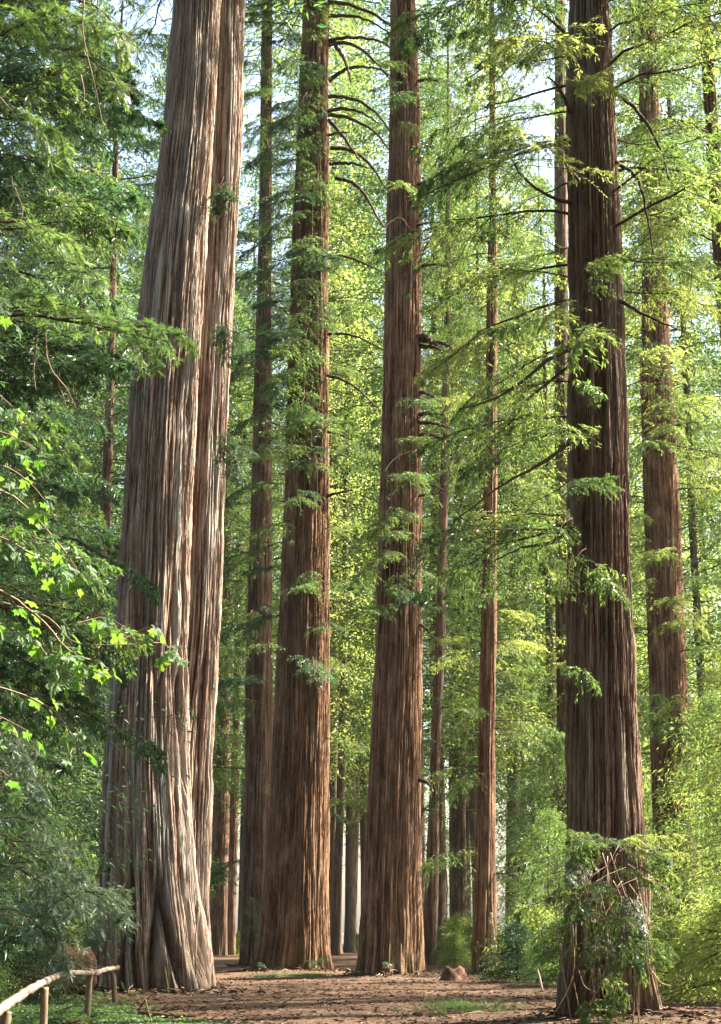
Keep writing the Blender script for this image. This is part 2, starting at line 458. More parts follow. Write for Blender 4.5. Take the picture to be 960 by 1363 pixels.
def lances(rs, P, D, L, W, tint, fold=0.25, roll=0.5):
    """one folded pointed blade per entry -> V(4n), F4(n)"""
    side = nrm(np.cross(D, UP) + rs.normal(0, roll * 0.35, D.shape))
    up = nrm(np.cross(side, D)); r = rs.normal(0, roll, len(D))[:, None]
    s2 = np.cos(r) * side + np.sin(r) * up
    u2 = nrm(np.cross(s2, D))
    mid = P + D * (L * 0.42)[:, None]
    V = np.stack([P, mid + s2 * (W * 0.5)[:, None] + u2 * (W * fold)[:, None], P + D * L[:, None] - UP * (L * 0.12)[:, None],
                  mid - s2 * (W * 0.5)[:, None] + u2 * (W * fold)[:, None]], 1).reshape(-1, 3)
    F4 = np.arange(len(P) * 4).reshape(-1, 4)
    return V, F4, np.repeat(tint, 4)

def feathers(rs, P, D, L, tint, needle=0.026, pitch=0.013):
    """twigs with two ranks of small flat needles (for sprays close to the camera)"""
    Vs, Fs, Ts = [], [], []
    off = 0
    n = np.clip((L / pitch).astype(int), 5, 18)
    for cnt in np.unique(n):
        k = np.where(n == cnt)[0]
        p, d, l = P[k], D[k], L[k]
        s = np.linspace(0.04, 1.0, cnt)
        side = nrm(np.cross(d, UP) + rs.normal(0, 0.2, d.shape)); up = nrm(np.cross(side, d))
        for sg in (1, -1):
            a = p[:, None] + d[:, None] * (s[None] * l[:, None])[..., None]
            nl = needle * (1.15 - 0.6 * np.abs(s * 2 - 0.9)) * rs.uniform(0.75, 1.2, (len(k), cnt))
            dirv = nrm(d[:, None] * 0.75 + sg * side[:, None] + up[:, None] * rs.normal(0.15, 0.15, (len(k), cnt, 1)))
            tip = a + dirv * nl[..., None]
            b = a + d[:, None] * 0.011
            V = np.stack([a, b, tip], 2).reshape(-1, 3)
            Vs.append(V); Fs.append(off + np.arange(len(V)).reshape(-1, 3)); off += len(V)
            Ts.append(np.repeat(tint[k], cnt * 3))
    return np.vstack(Vs), np.vstack(Fs), np.concatenate(Ts)

def bough_arrays(seed, L=4.0, n1=26, n2=9, n3=14, tw=(0.09, 0.18), width=0.026, droop=0.22, sub=(0.26, 0.68), fine=False, sparse=0.0, wood=0.035, sub2=(0.26, 0.5), hang=0.35):
    rs = np.random.RandomState(seed)
    P0, D0, L0, R0 = np.zeros((1, 3)), nrm(np.array([[1.0, 0, 0.18]])), np.array([L]), np.array([droop])
    P1, D1, L1, R1 = spawn(rs, P0, D0, L0, R0, n1, 58, *sub, s0=0.16, s1=1.0, taper=0.75, dr2=hang, flat=0.16)
    P2, D2, L2, R2 = spawn(rs, P1, D1, L1, R1, n2, 50, *sub2, s0=0.12, s1=1.0, taper=0.6, dr2=hang, flat=0.22)
    live = rs.rand(len(P1)) > 0.16
    k2 = np.repeat(live, n2)
    P1, D1, L1, R1, P2, D2, L2, R2 = P1[live], D1[live], L1[live], R1[live], P2[k2], D2[k2], L2[k2], R2[k2]
    # shoots that carry twigs: main tip, the side shoots and the shoots on them
    PP, DD, LL, RR = np.vstack([P1, P2]), np.vstack([D1, D2]), np.concatenate([L1, L2]), np.concatenate([R1, R2])
    m = len(PP)
    s = np.linspace(0.08, 1.0, n3)[None] + rs.uniform(-0.03, 0.03, (m, n3))
    pos = PP[:, None] + DD[:, None] * (s * LL[:, None])[..., None] - UP * (RR[:, None] * s * s * LL[:, None])[..., None]
    tan = nrm(DD[:, None] - UP * (2 * RR[:, None] * s)[..., None])
    side = nrm(np.cross(tan, UP) + rs.normal(0, 0.25, (m, 1, 3)))
    sg = np.where((np.arange(n3)[None] + rs.randint(0, 2, (m, 1))) % 2 == 0, 1.0, -1.0)
    a = np.radians(rs.uniform(32, 58, (m, n3))) * (1 - 0.8 * s ** 4)
    d = nrm(np.cos(a)[..., None] * tan + (np.sin(a) * sg)[..., None] * side + rs.normal(0, 0.26, (m, n3, 3)))
    l = rs.uniform(*tw, (m, n3)) * (1.1 - 0.45 * s)
    tint = np.clip(rs.uniform(0, 1, (m, 1)) * 0.45 + rs.uniform(0, 1, (m, n3)) * 0.35 + 0.35 * s ** 3, 0, 1)
    tint = np.where(rs.rand(m, 1) < 0.012, 0.99, np.clip(tint, 0, 0.94)) * np.ones((m, n3))
    keep = (rs.rand(m, 1) > sparse) * (rs.rand(m, n3) > 0.06)
    k = keep.ravel().astype(bool)
    pos, d, l, tint = pos.reshape(-1, 3)[k], d.reshape(-1, 3)[k], l.ravel()[k], tint.ravel()[k]
    # wood
    sA = np.linspace(0, 1, 9)[:, None]
    axis = P0 + D0 * sA * L - UP * droop * sA ** 2 * L
    axis[1:-1] += rs.normal(0, 0.012 * L, (7, 3))
    Vw, Fw, F3w = tube_arrays(axis, wood, 0.005, 6)
    Pq, Dq, Lq, Rq = (np.vstack([P1, P2]), np.vstack([D1, D2]), np.concatenate([L1, L2]), np.concatenate([R1, R2]))
    Q1 = Pq + Dq * (Lq * 0.5)[:, None] - UP * (Rq * 0.25 * Lq)[:, None]
    Q2 = Pq + Dq * Lq[:, None] - UP * (Rq * Lq)[:, None]
    rw = np.concatenate([np.full(len(P1), wood * 0.32), np.full(len(P2), 0.005)])
    Vt, Ft = tubes_many(Pq, Q1, Q2, rw, rw * 0.3)
    Vw2 = np.vstack([Vw, Vt]); F4w = np.vstack([Fw, Ft + len(Vw)])
    if fine:
        Vl, F3l, tl = feathers(rs, pos, d, l, tint)
        V = np.vstack([Vw2, Vl]); F3 = np.vstack([F3w, F3l + len(Vw2)])
        t = np.concatenate([np.zeros(len(Vw2)), tl])
        return V, F4w, F3, np.zeros(len(F4w), int), np.concatenate([np.zeros(len(F3w), int), np.ones(len(F3l), int)]), t
    Vl, Fl, tl = lances(rs, pos, d, l, width * rs.uniform(0.7, 1.3, len(l)), tint, roll=0.85)
    V = np.vstack([Vw2, Vl]); F4 = np.vstack([F4w, Fl + len(Vw2)])
    t = np.concatenate([np.zeros(len(Vw2)), tl])
    return V, F4, F3w, np.concatenate([np.zeros(len(F4w), int), np.ones(len(Fl), int)]), np.zeros(len(F3w), int), t

def bough_mesh(name, leafmat, woodmat=None, **kw):
    V, F4, F3, m4, m3, t = bough_arrays(**kw)
    return mesh_np(name, V, F4, F3, mats=[woodmat or M_LIMB, leafmat], m4=m4, m3=m3, attrs={'tint': (t, 'FLOAT')})

LIB = {}
def lib(kind, mat, n, **kw):
    LIB[kind] = [bough_mesh('bough_' + kind, mat, seed=100 * len(LIB) + i + 7, **kw) for i in range(n)]
lib('mid', M_LEAF, 5, L=4.0)
lib('airy', M_LEAF, 4, L=4.0, n1=22, n2=8, n3=13, sparse=0.25, droop=0.30, hang=0.5)
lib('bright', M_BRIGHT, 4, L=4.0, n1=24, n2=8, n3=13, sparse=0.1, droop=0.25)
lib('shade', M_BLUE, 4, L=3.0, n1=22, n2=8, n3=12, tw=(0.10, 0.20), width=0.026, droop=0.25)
lib('fine', M_LEAF, 2, L=1.6, n1=11, n2=5, n3=11, tw=(0.09, 0.17), droop=0.25, fine=True, wood=0.016)
lib('tuft', M_LEAF, 3, L=0.9, n1=9, n2=4, n3=10, tw=(0.08, 0.15), width=0.024, droop=0.35, wood=0.012, sub=(0.4, 0.7), hang=0.6)

# whole crowns for the trees that stand far back
def crown_mesh(name, seed, H, z0, nb, Lmax, Ltop, mat, lance=(0.14, 0.30), width=0.088, n1=12, n3=13, gap=0.25, up_bias=0.0, low_len=0.75, wood=0.03):
    rs = np.random.RandomState(seed)
    Vs, F4s, ms, ts, off = [], [], [], [], 0
    for i in range(nb):
        f = (i + rs.rand()) / nb
        z = z0 + (H - z0) * f ** 0.95
        az = i * 2.39996 + rs.normal(0, 0.5)
        if rs.rand() < gap * 0.5: continue
        ln = (Lmax * min(1.0, low_len + 1.3 * f) * (1 - max(0, f - 0.35) / 0.65) ** 0.8 + Ltop) * rs.uniform(0.55, 1.2)
        P0, D0 = np.zeros((1, 3)), nrm(np.array([[1.0, 0, rs.uniform(-0.15, 0.35)]]))
        dr = np.array([rs.uniform(0.15, 0.45)])
        P1, D1, L1, R1 = spawn(rs, P0, D0, np.array([ln]), dr, n1, 55, 0.3, 0.55, s0=0.15, s1=1, taper=0.7, dr2=0.4, flat=0.25)
        m = len(P1)
        s = np.linspace(0.05, 1, n3)[None] + rs.uniform(-0.05, 0.05, (m, n3))
        pos = P1[:, None] + D1[:, None] * (s * L1[:, None])[..., None] - UP * (R1[:, None] * s * s * L1[:, None])[..., None]
        pos = pos + rs.normal(0, 0.13, pos.shape)
        d = nrm(D1[:, None] - UP * (R1[:, None] * s)[..., None] + rs.normal(0, 0.6, (m, n3, 3)))
        l = rs.uniform(*lance, (m, n3))
        tint = np.clip(rs.uniform(0, 1) * 0.4 + rs.uniform(-0.1, 0.55, (m, 1)) + rs.uniform(-0.1, 0.3, (m, n3)), 0, 0.94)
        k = (rs.rand(m, n3) > gap).ravel()
        V, F4, t = lances(rs, pos.reshape(-1, 3)[k], d.reshape(-1, 3)[k], l.ravel()[k], width * rs.uniform(0.6, 1.3, k.sum()), tint.ravel()[k], roll=1.2)
        ax = P0 + D0 * np.linspace(0, 1, 4)[:, None] * ln - UP * dr[0] * np.linspace(0, 1, 4)[:, None] ** 2 * ln
        Vw, Fw, _ = tube_arrays(ax, wood, wood * 0.27, 3, cap=False)
        V = np.vstack([V, Vw]); F4 = np.vstack([F4, Fw + len(t)])
        ms.append(np.concatenate([np.zeros(len(F4) - len(Fw), int), np.ones(len(Fw), int)]))
        ts.append(np.concatenate([t, np.zeros(len(Vw))]))
        ca, sa = math.cos(az), math.sin(az)
        V = np.stack([V[:, 0] * ca - V[:, 1] * sa, V[:, 0] * sa + V[:, 1] * ca, V[:, 2] + z], -1)
        Vs.append(V); F4s.append(F4 + off); off += len(V)
    return mesh_np(name, np.vstack(Vs), np.vstack(F4s), mats=[mat, M_LIMB], m4=np.concatenate(ms), attrs={'tint': (np.concatenate(ts), 'FLOAT')})

CROWN = {
    'tall': [crown_mesh('crown_tall', 21 + i, 46, 2.5, 340, 5.0, 0.9, M_BRIGHT if i % 2 else M_LEAF) for i in range(4)],
    'high': [crown_mesh('crown_high', 31 + i, 36, 0.0, 150, 5.0, 0.9, M_LEAF, gap=0.3) for i in range(2)],
    'dark': [crown_mesh('crown_dark', 61, 44, 1.0, 170, 5.6, 1.0, M_BLUE, lance=(0.2, 0.4), width=0.10, n3=10)],
    'young': [crown_mesh('crown_young', 41 + i, 9.0, 0.3, 130, 3.0, 0.4, (M_BLUE, M_BRIGHT, M_LEAF, M_BRIGHT)[i], lance=(0.10, 0.20), width=0.036, low_len=0.8, wood=0.013) for i in range(4)],
    'bush': [crown_mesh('crown_bush', 51 + i, 2.6, 0.1, 90, 1.4, 0.4, (M_BLUE, M_BRIGHT, M_LEAF, M_BRIGHT)[i], lance=(0.09, 0.16), width=0.035, low_len=0.9) for i in range(4)],
}

M_PGREEN = leaf_mat('grey_green_needles', (0.060, 0.095, 0.065), (0.14, 0.185, 0.13), (0.06, 0.14, 0.05), (0.20, 0.32, 0.12), 0.35, 0.35, 0.5)
lib('pale', M_PGREEN, 2, L=1.6, n1=11, n2=5, n3=11, tw=(0.09, 0.17), droop=0.4, fine=True, wood=0.014)
rnd = random.Random(5)
def add_bough(tree, kind, loc, az, L, pitch=0.0, roll=None, name='bough', i=None):
    """loc in the tree's own frame; az measured from +X; L metres"""
    ms = LIB[kind]
    me = ms[rnd.randrange(len(ms)) if i is None else i % len(ms)]
    base = {'mid': 4.0, 'airy': 4.0, 'bright': 4.0, 'shade': 3.0, 'fine': 1.6, 'pale': 1.6, 'tuft': 0.9}[kind]
    return link(name, me, tree, loc, (rnd.uniform(-0.25, 0.25) if roll is None else roll, -pitch, az), L / base)

def boughs(tree, axis, z0, z1, n, kinds, L0, L1, az=(0, 360), pitch=(-0.1, 0.3)):
    z, c, r = axis
    for k in range(n):
        zz = z0 + (z1 - z0) * (k + rnd.random()) / n
        a = math.radians(rnd.uniform(*az))
        rad = float(np.interp(zz, z, r)) * 0.8
        cx = float(np.interp(zz, z, c)) - tree.location.x
        add_bough(tree, rnd.choice(kinds), (cx + rad * math.cos(a), rad * math.sin(a), zz), a, rnd.uniform(L0, L1), rnd.uniform(*pitch))

def bough_px(tree, kind, px, py, Y, tx, ty, tY=None, name='bough', roll=None, i=None):
    """a bough that springs from the point seen at (px,py) and points to the one seen at (tx,ty)"""
    a, b = at(px, py, Y), at(tx, ty, tY or Y)
    v = b - a
    return add_bough(tree, kind, a - tree.location, math.atan2(v.y, v.x), v.length, math.atan2(v.z, math.hypot(v.x, v.y)) + 0.12, roll, name, i)

def limb(tree, pts, r0, r1=0.008, mat=None, name='dead_limb', sides=7, n=16):
    """a bare limb through world points"""
    P = smooth_path([Vector(p) - tree.location for p in pts], n)
    rs = np.random.RandomState(int(abs(pts[0][0] * 977 + pts[0][2] * 131)) % 9999)
    P[1:-1] += rs.normal(0, r0 * 0.18, P[1:-1].shape)
    V, F4, F3 = tube_arrays(P, r0, r1, sides, 0.08, 3)
    return link(name, mesh_np(name, V, F4, F3, mats=[mat or M_LIMB], smooth=True), tree)

TREES = {}
def redwood(key, prof, Y, mat, label, group=None, name='redwood_tree', **kw):
    base, me, axis = trunk_mesh('trunk', prof, Y, mat, **kw)
    t = thing(name, base, label, 'tree', group)
    link('trunk', me, t)
    TREES[key] = (t, axis, Y)
    return t, axis

# ---- the leading pair at left
t1, ax1 = redwood('T1', [(1322, 120, 286), (1290, 124, 276), (1200, 130, 262), (1100, 134, 256), (1020, 138, 250), (850, 152, 250), (680, 164, 254), (510, 178, 264), (340, 194, 273), (170, 218, 285), (0, 231, 293)],
    42.0, M_OLD, 'massive redwood trunk at left with grey weathered strips, broad base beside the rail fence',
    nth=620, row=0.15, ridges=0.17, depth=0.065, seed=3, flare=0.03, lobes=6, pale=1.0, seam=0.34, twist=0.01, top=62)
t2, ax2 = redwood('T2', [(1316, 214, 287), (1200, 216, 278), (1020, 222, 283), (850, 236, 293), (680, 240, 299), (510, 250, 305), (340, 262, 314), (170, 272, 323), (0, 276, 327)],
    43.1, M_OLD, 'narrower grey-brown redwood trunk pressed against the right side of the massive one',
    nth=380, row=0.17, ridges=0.15, depth=0.055, seed=17, flare=0.05, lobes=4, pale=0.8, seam=0.24, top=60)
# ---- centre
t3, ax3 = redwood('T3', [(1288, 319, 360), (1200, 320, 362), (1020, 326, 363), (850, 328, 363), (680, 334, 361), (510, 339, 362), (300, 345, 362), (0, 349, 362)],
    70.0, M_DARK, 'slimmer dark redwood close behind the left flank of the thick centre redwood', nth=120, row=0.3, ridges=0.16, depth=0.04, seed=23, top=56)
t4, ax4 = redwood('T4', [(1292, 340, 440), (1200, 350, 438), (1020, 362, 437), (850, 370, 438), (680, 379, 438), (510, 383, 437), (340, 388, 437), (170, 397, 437), (0, 405, 438)],
    65.5, M_RED, 'thick red-brown redwood just left of centre with arching bare limbs near its top',
    nth=520, row=0.22, ridges=0.125, depth=0.06, seed=29, flare=0.05, lobes=5, pale=0.15, top=62)
t5, ax5 = redwood('T5', [(1292, 474, 562), (1200, 482, 559), (1020, 492, 560), (850, 501, 561), (680, 506, 561), (510, 510, 560), (340, 514, 560), (170, 519, 559), (0, 521, 554)],
    60.5, M_RED, 'thick red-brown redwood in the centre with short dead stubs on its right side',
    nth=500, row=0.22, ridges=0.125, depth=0.055, seed=37, flare=0.05, lobes=5, pale=0.15, top=62)
# ---- right
t6, ax6 = redwood('T6', [(1350, 744, 880), (1300, 748, 868), (1200, 751, 861), (1020, 755, 850), (850, 757, 845), (680, 758, 838), (510, 759, 833), (340, 758, 826), (170, 757, 818), (60, 757, 812), (0, 760, 809)],
    30.6, M_DARK, 'tall dark furrowed redwood at right with a tangled shrub round its foot',
    nth=440, row=0.11, ridges=0.125, depth=0.055, seed=41, flare=0.04, lobes=6, pale=0.55, top=58)
t7, ax7 = redwood('T7', [(1240, 868, 930), (1150, 870, 927), (1020, 868, 919), (850, 862, 911), (680, 857, 906), (510, 853, 894), (400, 855, 888), (200, 852, 880), (0, 850, 874)],
    76.0, M_RED, 'brown redwood behind sunlit shrubs, right of the dark furrowed one', nth=120, row=0.3, ridges=0.17, depth=0.045, seed=47, top=56)
# ---- thinner ones
thin = [
    ('T8', [(1293, 628, 661), (1020, 636, 659), (850, 640, 661), (680, 644, 662), (500, 647, 662), (290, 651, 661), (0, 652, 658)], 62, M_RED, 'slender reddish redwood standing at the path edge between the centre and right giants'),
    ('T9', [(1284, 562, 581), (1020, 573, 586), (850, 580, 593), (700, 584, 596), (400, 592, 600)], 74, M_DARK, 'very thin dark redwood almost touching the right edge of the centre giant'),
    ('T10', [(1262, 598, 621), (1020, 597, 620), (850, 600, 620), (700, 604, 618), (400, 608, 618)], 100, M_FAR, 'pale brown thin trunk half veiled by leaves, second right of the centre giant'),
    ('T11', [(1262, 441, 453), (1000, 450, 460), (760, 456, 464), (400, 460, 466)], 112, M_FAR, 'thin straight trunk in the gap between the two centre giants, nearer the left one'),
    ('T11b', [(1256, 458, 474), (1000, 467, 481), (700, 474, 484)], 150, M_FAR, 'faint far trunk in the gap between the two centre giants, nearer the right one'),
    ('T12', [(1258, 278, 303), (1020, 287, 306), (860, 292, 307), (500, 300, 309)], 115, M_DARK, 'dark trunk seen just right of the leading pair, leftmost in that gap'),
    ('T12b', [(1259, 300, 314), (900, 311, 321), (500, 318, 325)], 118, M_DARK, 'thin dark trunk in the middle of the gap right of the leading pair'),
    ('T13', [(1255, 742, 764), (800, 740, 760), (440, 738, 757), (200, 738, 755), (0, 739, 752)], 90, M_DARK, 'dark trunk peeping out behind the upper left edge of the furrowed right redwood'),
    ('T15', [(1262, 90, 113), (1200, 95, 114), (1020, 103, 120), (850, 118, 132), (680, 134, 148), (480, 143, 153), (200, 150, 158)], 72, M_DARK, 'thin reddish trunk in deep shade left of the massive redwood'),
    ('TL', [(1255, 70, 92), (600, 78, 92), (330, 82, 92), (180, 83, 91), (0, 84, 90)], 95, M_FAR, 'slim grey trunk glimpsed among leaves high in the left part of the picture'),
    ('T16', [(1252, 672, 692), (780, 678, 692), (640, 680, 691), (300, 684, 692)], 130, M_FAR, 'pale blurred trunk just right of the slender reddish redwood'),
    ('T17', [(1254, 432, 444), (900, 436, 445), (550, 438, 446), (200, 440, 446)], 125, M_FAR, 'pale trunk showing as a strip along the right edge of the left centre giant'),
    ('T18', [(1252, 486, 497), (1000, 484, 494), (500, 484, 492), (200, 484, 490)], 160, M_FAR, 'faintest thin trunk just left of the centre giant'),
]
for key, prof, Y, mat, lab in thin:
    redwood(key, prof, Y, mat, lab, nth=64, row=0.4, ridges=0.16, depth=0.03, seed=53 + int(Y), top=48, flare=0.05)
t14, ax14 = redwood('T14', [(1330, 1040, 1085), (700, 985, 1012), (380, 952, 970), (200, 941, 957), (20, 930, 946)],
    40.0, M_DARK, 'dark leaning trunk entering at the upper right corner', nth=90, row=0.3, ridges=0.12, depth=0.03, seed=91, top=40)

# bare drooping limbs between the two centre giants
L4 = [
    [(437, 3), (465, 6), (500, 20), (528, 40), (552, 62), (583, 82)], [(438, 21), (462, 21), (490, 27), (522, 46)],
    [(438, 54), (460, 50), (494, 52), (515, 60), (524, 72)], [(437, 60), (462, 58), (485, 68), (505, 88), (522, 106)],
    [(447, 62), (456, 75), (464, 94), (467, 110)], [(438, 108), (460, 92), (480, 89), (505, 92), (521, 106)],
    [(438, 129), (458, 129), (480, 136), (500, 150), (515, 168), (530, 184)], [(437, 148), (452, 145), (475, 148), (492, 156), (504, 164)],
    [(438, 153), (460, 156), (485, 166), (505, 182), (519, 201)], [(438, 160), (452, 176), (470, 200), (480, 218)],
    [(440, 197), (465, 200), (488, 214), (505, 236), (513, 250)], [(448, 237), (468, 243), (485, 258), (500, 285), (512, 303)],
    [(440, 218), (460, 217), (478, 219), (490, 224)], [(437, 180), (450, 177), (466, 176)],
    [(437, 445), (455, 444), (480, 450), (511, 466)], [(437, 500), (455, 505), (475, 517), (500, 541)], [(440, 340), (462, 342), (488, 352), (512, 366)],
    [(437, 575), (450, 577), (466, 585)], [(436, 660), (452, 656), (470, 652)],
]
for k, pl in enumerate(L4):
    n = len(pl)
    limb(t4, [at(x, y, 64.9 - 1.6 * i / (n - 1)) for i, (x, y) in enumerate(pl)], 0.105 if k < 13 else 0.075, 0.03)
L5 = [
    ([(556, 356), (568, 353), (584, 352), (602, 356)], 0.07), ([(556, 450), (566, 449), (576, 455), (585, 462)], 0.13), ([(560, 452), (580, 455), (596, 459), (605, 468)], 0.09),
    ([(558, 461), (575, 462), (588, 466)], 0.08), ([(556, 522), (568, 523), (580, 530), (590, 540)], 0.07), ([(556, 552), (572, 550), (592, 553)], 0.08),
    ([(556, 563), (575, 563), (600, 570)], 0.07), ([(556, 579), (574, 579), (598, 587), (612, 596)], 0.06), ([(557, 645), (575, 646), (590, 652)], 0.05),
    ([(555, 660), (570, 658), (588, 656)], 0.05), ([(557, 830), (568, 838), (578, 850)], 0.05), ([(556, 1038), (565, 1040), (573, 1046), (577, 1055)], 0.07),
    ([(557, 245), (572, 240), (592, 226), (612, 214)], 0.06), ([(556, 108), (570, 106), (584, 108)], 0.06), ([(556, 300), (575, 296), (592, 297)], 0.04),
]
for pl, r in L5:
    limb(t5, [at(x, y, 60.2 - 0.3 * i) for i, (x, y) in enumerate(pl)], r * 1.35, 0.03)
limb(t5, [at(x, y, 59.1) for x, y in [(512, 627), (520, 616), (532, 606), (548, 601), (556, 606)]], 0.03, 0.01, M_PALE)
limb(t5, [at(x, y, 59.1) for x, y in [(512, 303), (522, 294), (534, 290), (545, 303)]], 0.035, 0.01, M_PALE)
# long living limbs of the right redwood
L6 = [[(762, 464), (730, 480), (690, 512), (655, 532), (610, 545)], [(760, 586), (730, 612), (700, 628), (655, 655), (600, 700)], [(762, 700), (735, 722), (700, 728), (660, 745)],
      [(762, 60), (748, 40), (730, 24), (712, 10)], [(760, 150), (745, 118), (728, 100)], [(760, 270), (735, 262), (700, 240), (680, 210)],
      [(815, 120), (850, 150), (880, 200), (890, 240)], [(820, 215), (850, 240), (862, 290), (870, 340)], [(826, 400), (860, 420), (905, 440)], [(758, 190), (720, 196), (640, 225), (560, 262)]]
for pl in L6:
    limb(t6, [at(x, y, 30.3 - 0.25 * i) for i, (x, y) in enumerate(pl)], 0.05, 0.012)

# ---- foliage on the trees that can be seen
def zrow(py, Y): return at(480, py, Y).z
z6 = lambda py: zrow(py, 30.6)
boughs(t6, ax6, z6(760), z6(60), 24, ['airy', 'bright', 'bright', 'mid'], 1.8, 4.2, (135, 240), (-0.5, 0.2))
boughs(t6, ax6, z6(420), z6(-60), 13, ['mid', 'bright', 'airy'], 2.2, 4.2, (-60, 40), (-0.1, 0.3))
boughs(t6, ax6, z6(-20), 52, 60, ['mid', 'airy'], 3.5, 6.0)
for spec in [('bright', 762, 100, 830, 130), ('bright', 750, 128, 800, 110), ('bright', 700, 250, 640, 215), ('tuft', 790, 350, 830, 340), ('bright', 770, 370, 820, 340), ('tuft', 800, 430, 760, 470),
             ('mid', 750, 660, 815, 640), ('mid', 762, 700, 700, 640), ('airy', 762, 690, 720, 760), ('tuft', 770, 510, 800, 520), ('bright', 765, 400, 720, 440),
             ('airy', 780, 730, 740, 790), ('tuft', 790, 750, 812, 780), ('mid', 775, 395, 822, 355), ('bright', 810, 445, 770, 455), ('mid', 750, 640, 820, 655), ('airy', 800, 760, 830, 800), ('tuft', 765, 890, 790, 905), ('bright', 820, 90, 780, 120), ('mid', 760, 50, 700, 90), ('mid', 700, 30, 620, 50), ('airy', 700, 150, 610, 190)]:
    k, a, b, c, d = spec
    bough_px(t6, k, a, b, 29.0, c, d, 28.2)
z4 = lambda py: zrow(py, 64.5)
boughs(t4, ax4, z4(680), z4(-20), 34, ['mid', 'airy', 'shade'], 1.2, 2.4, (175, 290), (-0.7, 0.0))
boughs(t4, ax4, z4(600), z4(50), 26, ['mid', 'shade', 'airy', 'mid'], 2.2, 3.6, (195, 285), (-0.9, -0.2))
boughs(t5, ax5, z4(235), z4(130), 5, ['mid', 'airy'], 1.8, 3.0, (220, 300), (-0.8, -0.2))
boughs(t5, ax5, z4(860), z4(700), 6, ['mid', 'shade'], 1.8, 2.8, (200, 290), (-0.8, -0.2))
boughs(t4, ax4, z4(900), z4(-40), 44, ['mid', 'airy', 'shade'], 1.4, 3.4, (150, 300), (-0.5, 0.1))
boughs(t4, ax4, z4(1000), z4(350), 10, ['mid', 'airy'], 1.4, 2.6, (-60, 30), (-0.5, 0.1))
boughs(t4, ax4, z4(-40), 58, 46, ['mid', 'airy'], 3.5, 6.0)
boughs(t5, ax5, z4(330), z4(-40), 12, ['mid', 'bright', 'airy'], 1.6, 3.2, (255, 400), (-0.4, 0.2))
boughs(t5, ax5, z4(-40), 58, 46, ['mid', 'airy'], 3.5, 6.0)
boughs(t5, ax5, z4(820), z4(560), 7, ['mid', 'airy'], 1.5, 2.8, (250, 370), (-0.4, 0.1))
boughs(t3, ax3, zrow(980, 70), zrow(0, 70), 36, ['mid', 'airy', 'shade'], 1.6, 3.4, (170, 370), (-0.6, 0.1))
boughs(t3, ax3, zrow(1150, 70), zrow(0, 70), 34, ['mid', 'airy', 'shade'], 1.8, 4.0, (0, 360), (-0.4, 0.1))
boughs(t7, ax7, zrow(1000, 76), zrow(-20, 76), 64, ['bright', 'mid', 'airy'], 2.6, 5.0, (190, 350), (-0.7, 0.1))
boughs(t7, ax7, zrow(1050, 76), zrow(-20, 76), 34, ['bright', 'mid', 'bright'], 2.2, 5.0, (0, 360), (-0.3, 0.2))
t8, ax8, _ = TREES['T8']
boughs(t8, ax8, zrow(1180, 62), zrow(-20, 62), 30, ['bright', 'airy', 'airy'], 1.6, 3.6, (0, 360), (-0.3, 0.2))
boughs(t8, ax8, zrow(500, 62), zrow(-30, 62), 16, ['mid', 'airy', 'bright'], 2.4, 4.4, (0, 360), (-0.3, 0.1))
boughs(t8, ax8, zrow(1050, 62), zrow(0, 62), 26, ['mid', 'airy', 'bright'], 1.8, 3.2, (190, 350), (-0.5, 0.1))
for key, n in (('T9', 30), ('T10', 34), ('T13', 34), ('T15', 74)):
    t, ax, Y = TREES[key]
    boughs(t, ax, 5.0, 46, n, ['mid' if key != 'T15' else 'shade', 'airy', 'shade' if key == 'T15' else 'bright'], 2.2, 5.0, (0, 360), (-0.35, 0.15))
boughs(t14, ax14, zrow(420, 40), 38, 26, ['bright', 'mid'], 2.0, 4.5, (120, 300), (-0.3, 0.2))
for key in ('T11', 'T11b', 'T12', 'T12b', 'TL', 'T16', 'T17', 'T18'):
    t, ax, Y = TREES[key]
    link('crown', CROWN['tall'][rnd.randrange(4)], t, (0, 0, 10.0), (0, 0, rnd.uniform(0, 6.28)), rnd.uniform(0.85, 1.1))
# tufts on the leading pair and high crowns above the frame
for a, b, c, d, k in [(300, 240, 284, 285, 'tuft'), (303, 425, 300, 480, 'tuft'), (303, 440, 292, 460, 'tuft'), (303, 585, 340, 600, 'tuft'), (300, 600, 318, 640, 'tuft'), (296, 250, 310, 262, 'tuft'),
                      (303, 570, 296, 610, 'tuft')]:
    for q in range(2): bough_px(t2, 'shade', a + rnd.uniform(-3, 3), b + rnd.uniform(-8, 8), 41.9, c + rnd.uniform(-6, 6), d + rnd.uniform(-8, 8), 41.5)
boughs(t1, ax1, zrow(-60, 42), 60, 60, ['mid', 'airy'], 3.5, 6.5)
boughs(t2, ax2, zrow(-60, 42), 56, 30, ['mid', 'airy'], 3.0, 5.5, (-90, 90))

# unseen crowns added above the picture, closing the canopy to cut skylight
for t, z_, sc_ in ((t6, 25, 1.15), (t1, 33, 1.3), (t2, 36, 1.0), (t4, 43, 1.25), (t5, 43, 1.25), (t3, 44, 1.0), (t7, 46, 1.0), (TREES['T8'][0], 43, 0.8)):
    link('crown', CROWN['high'][rnd.randrange(2)], t, (0, 0, z_), (0, 0, rnd.uniform(0, 6)), (sc_ * 1.25, sc_ * 1.25, sc_))

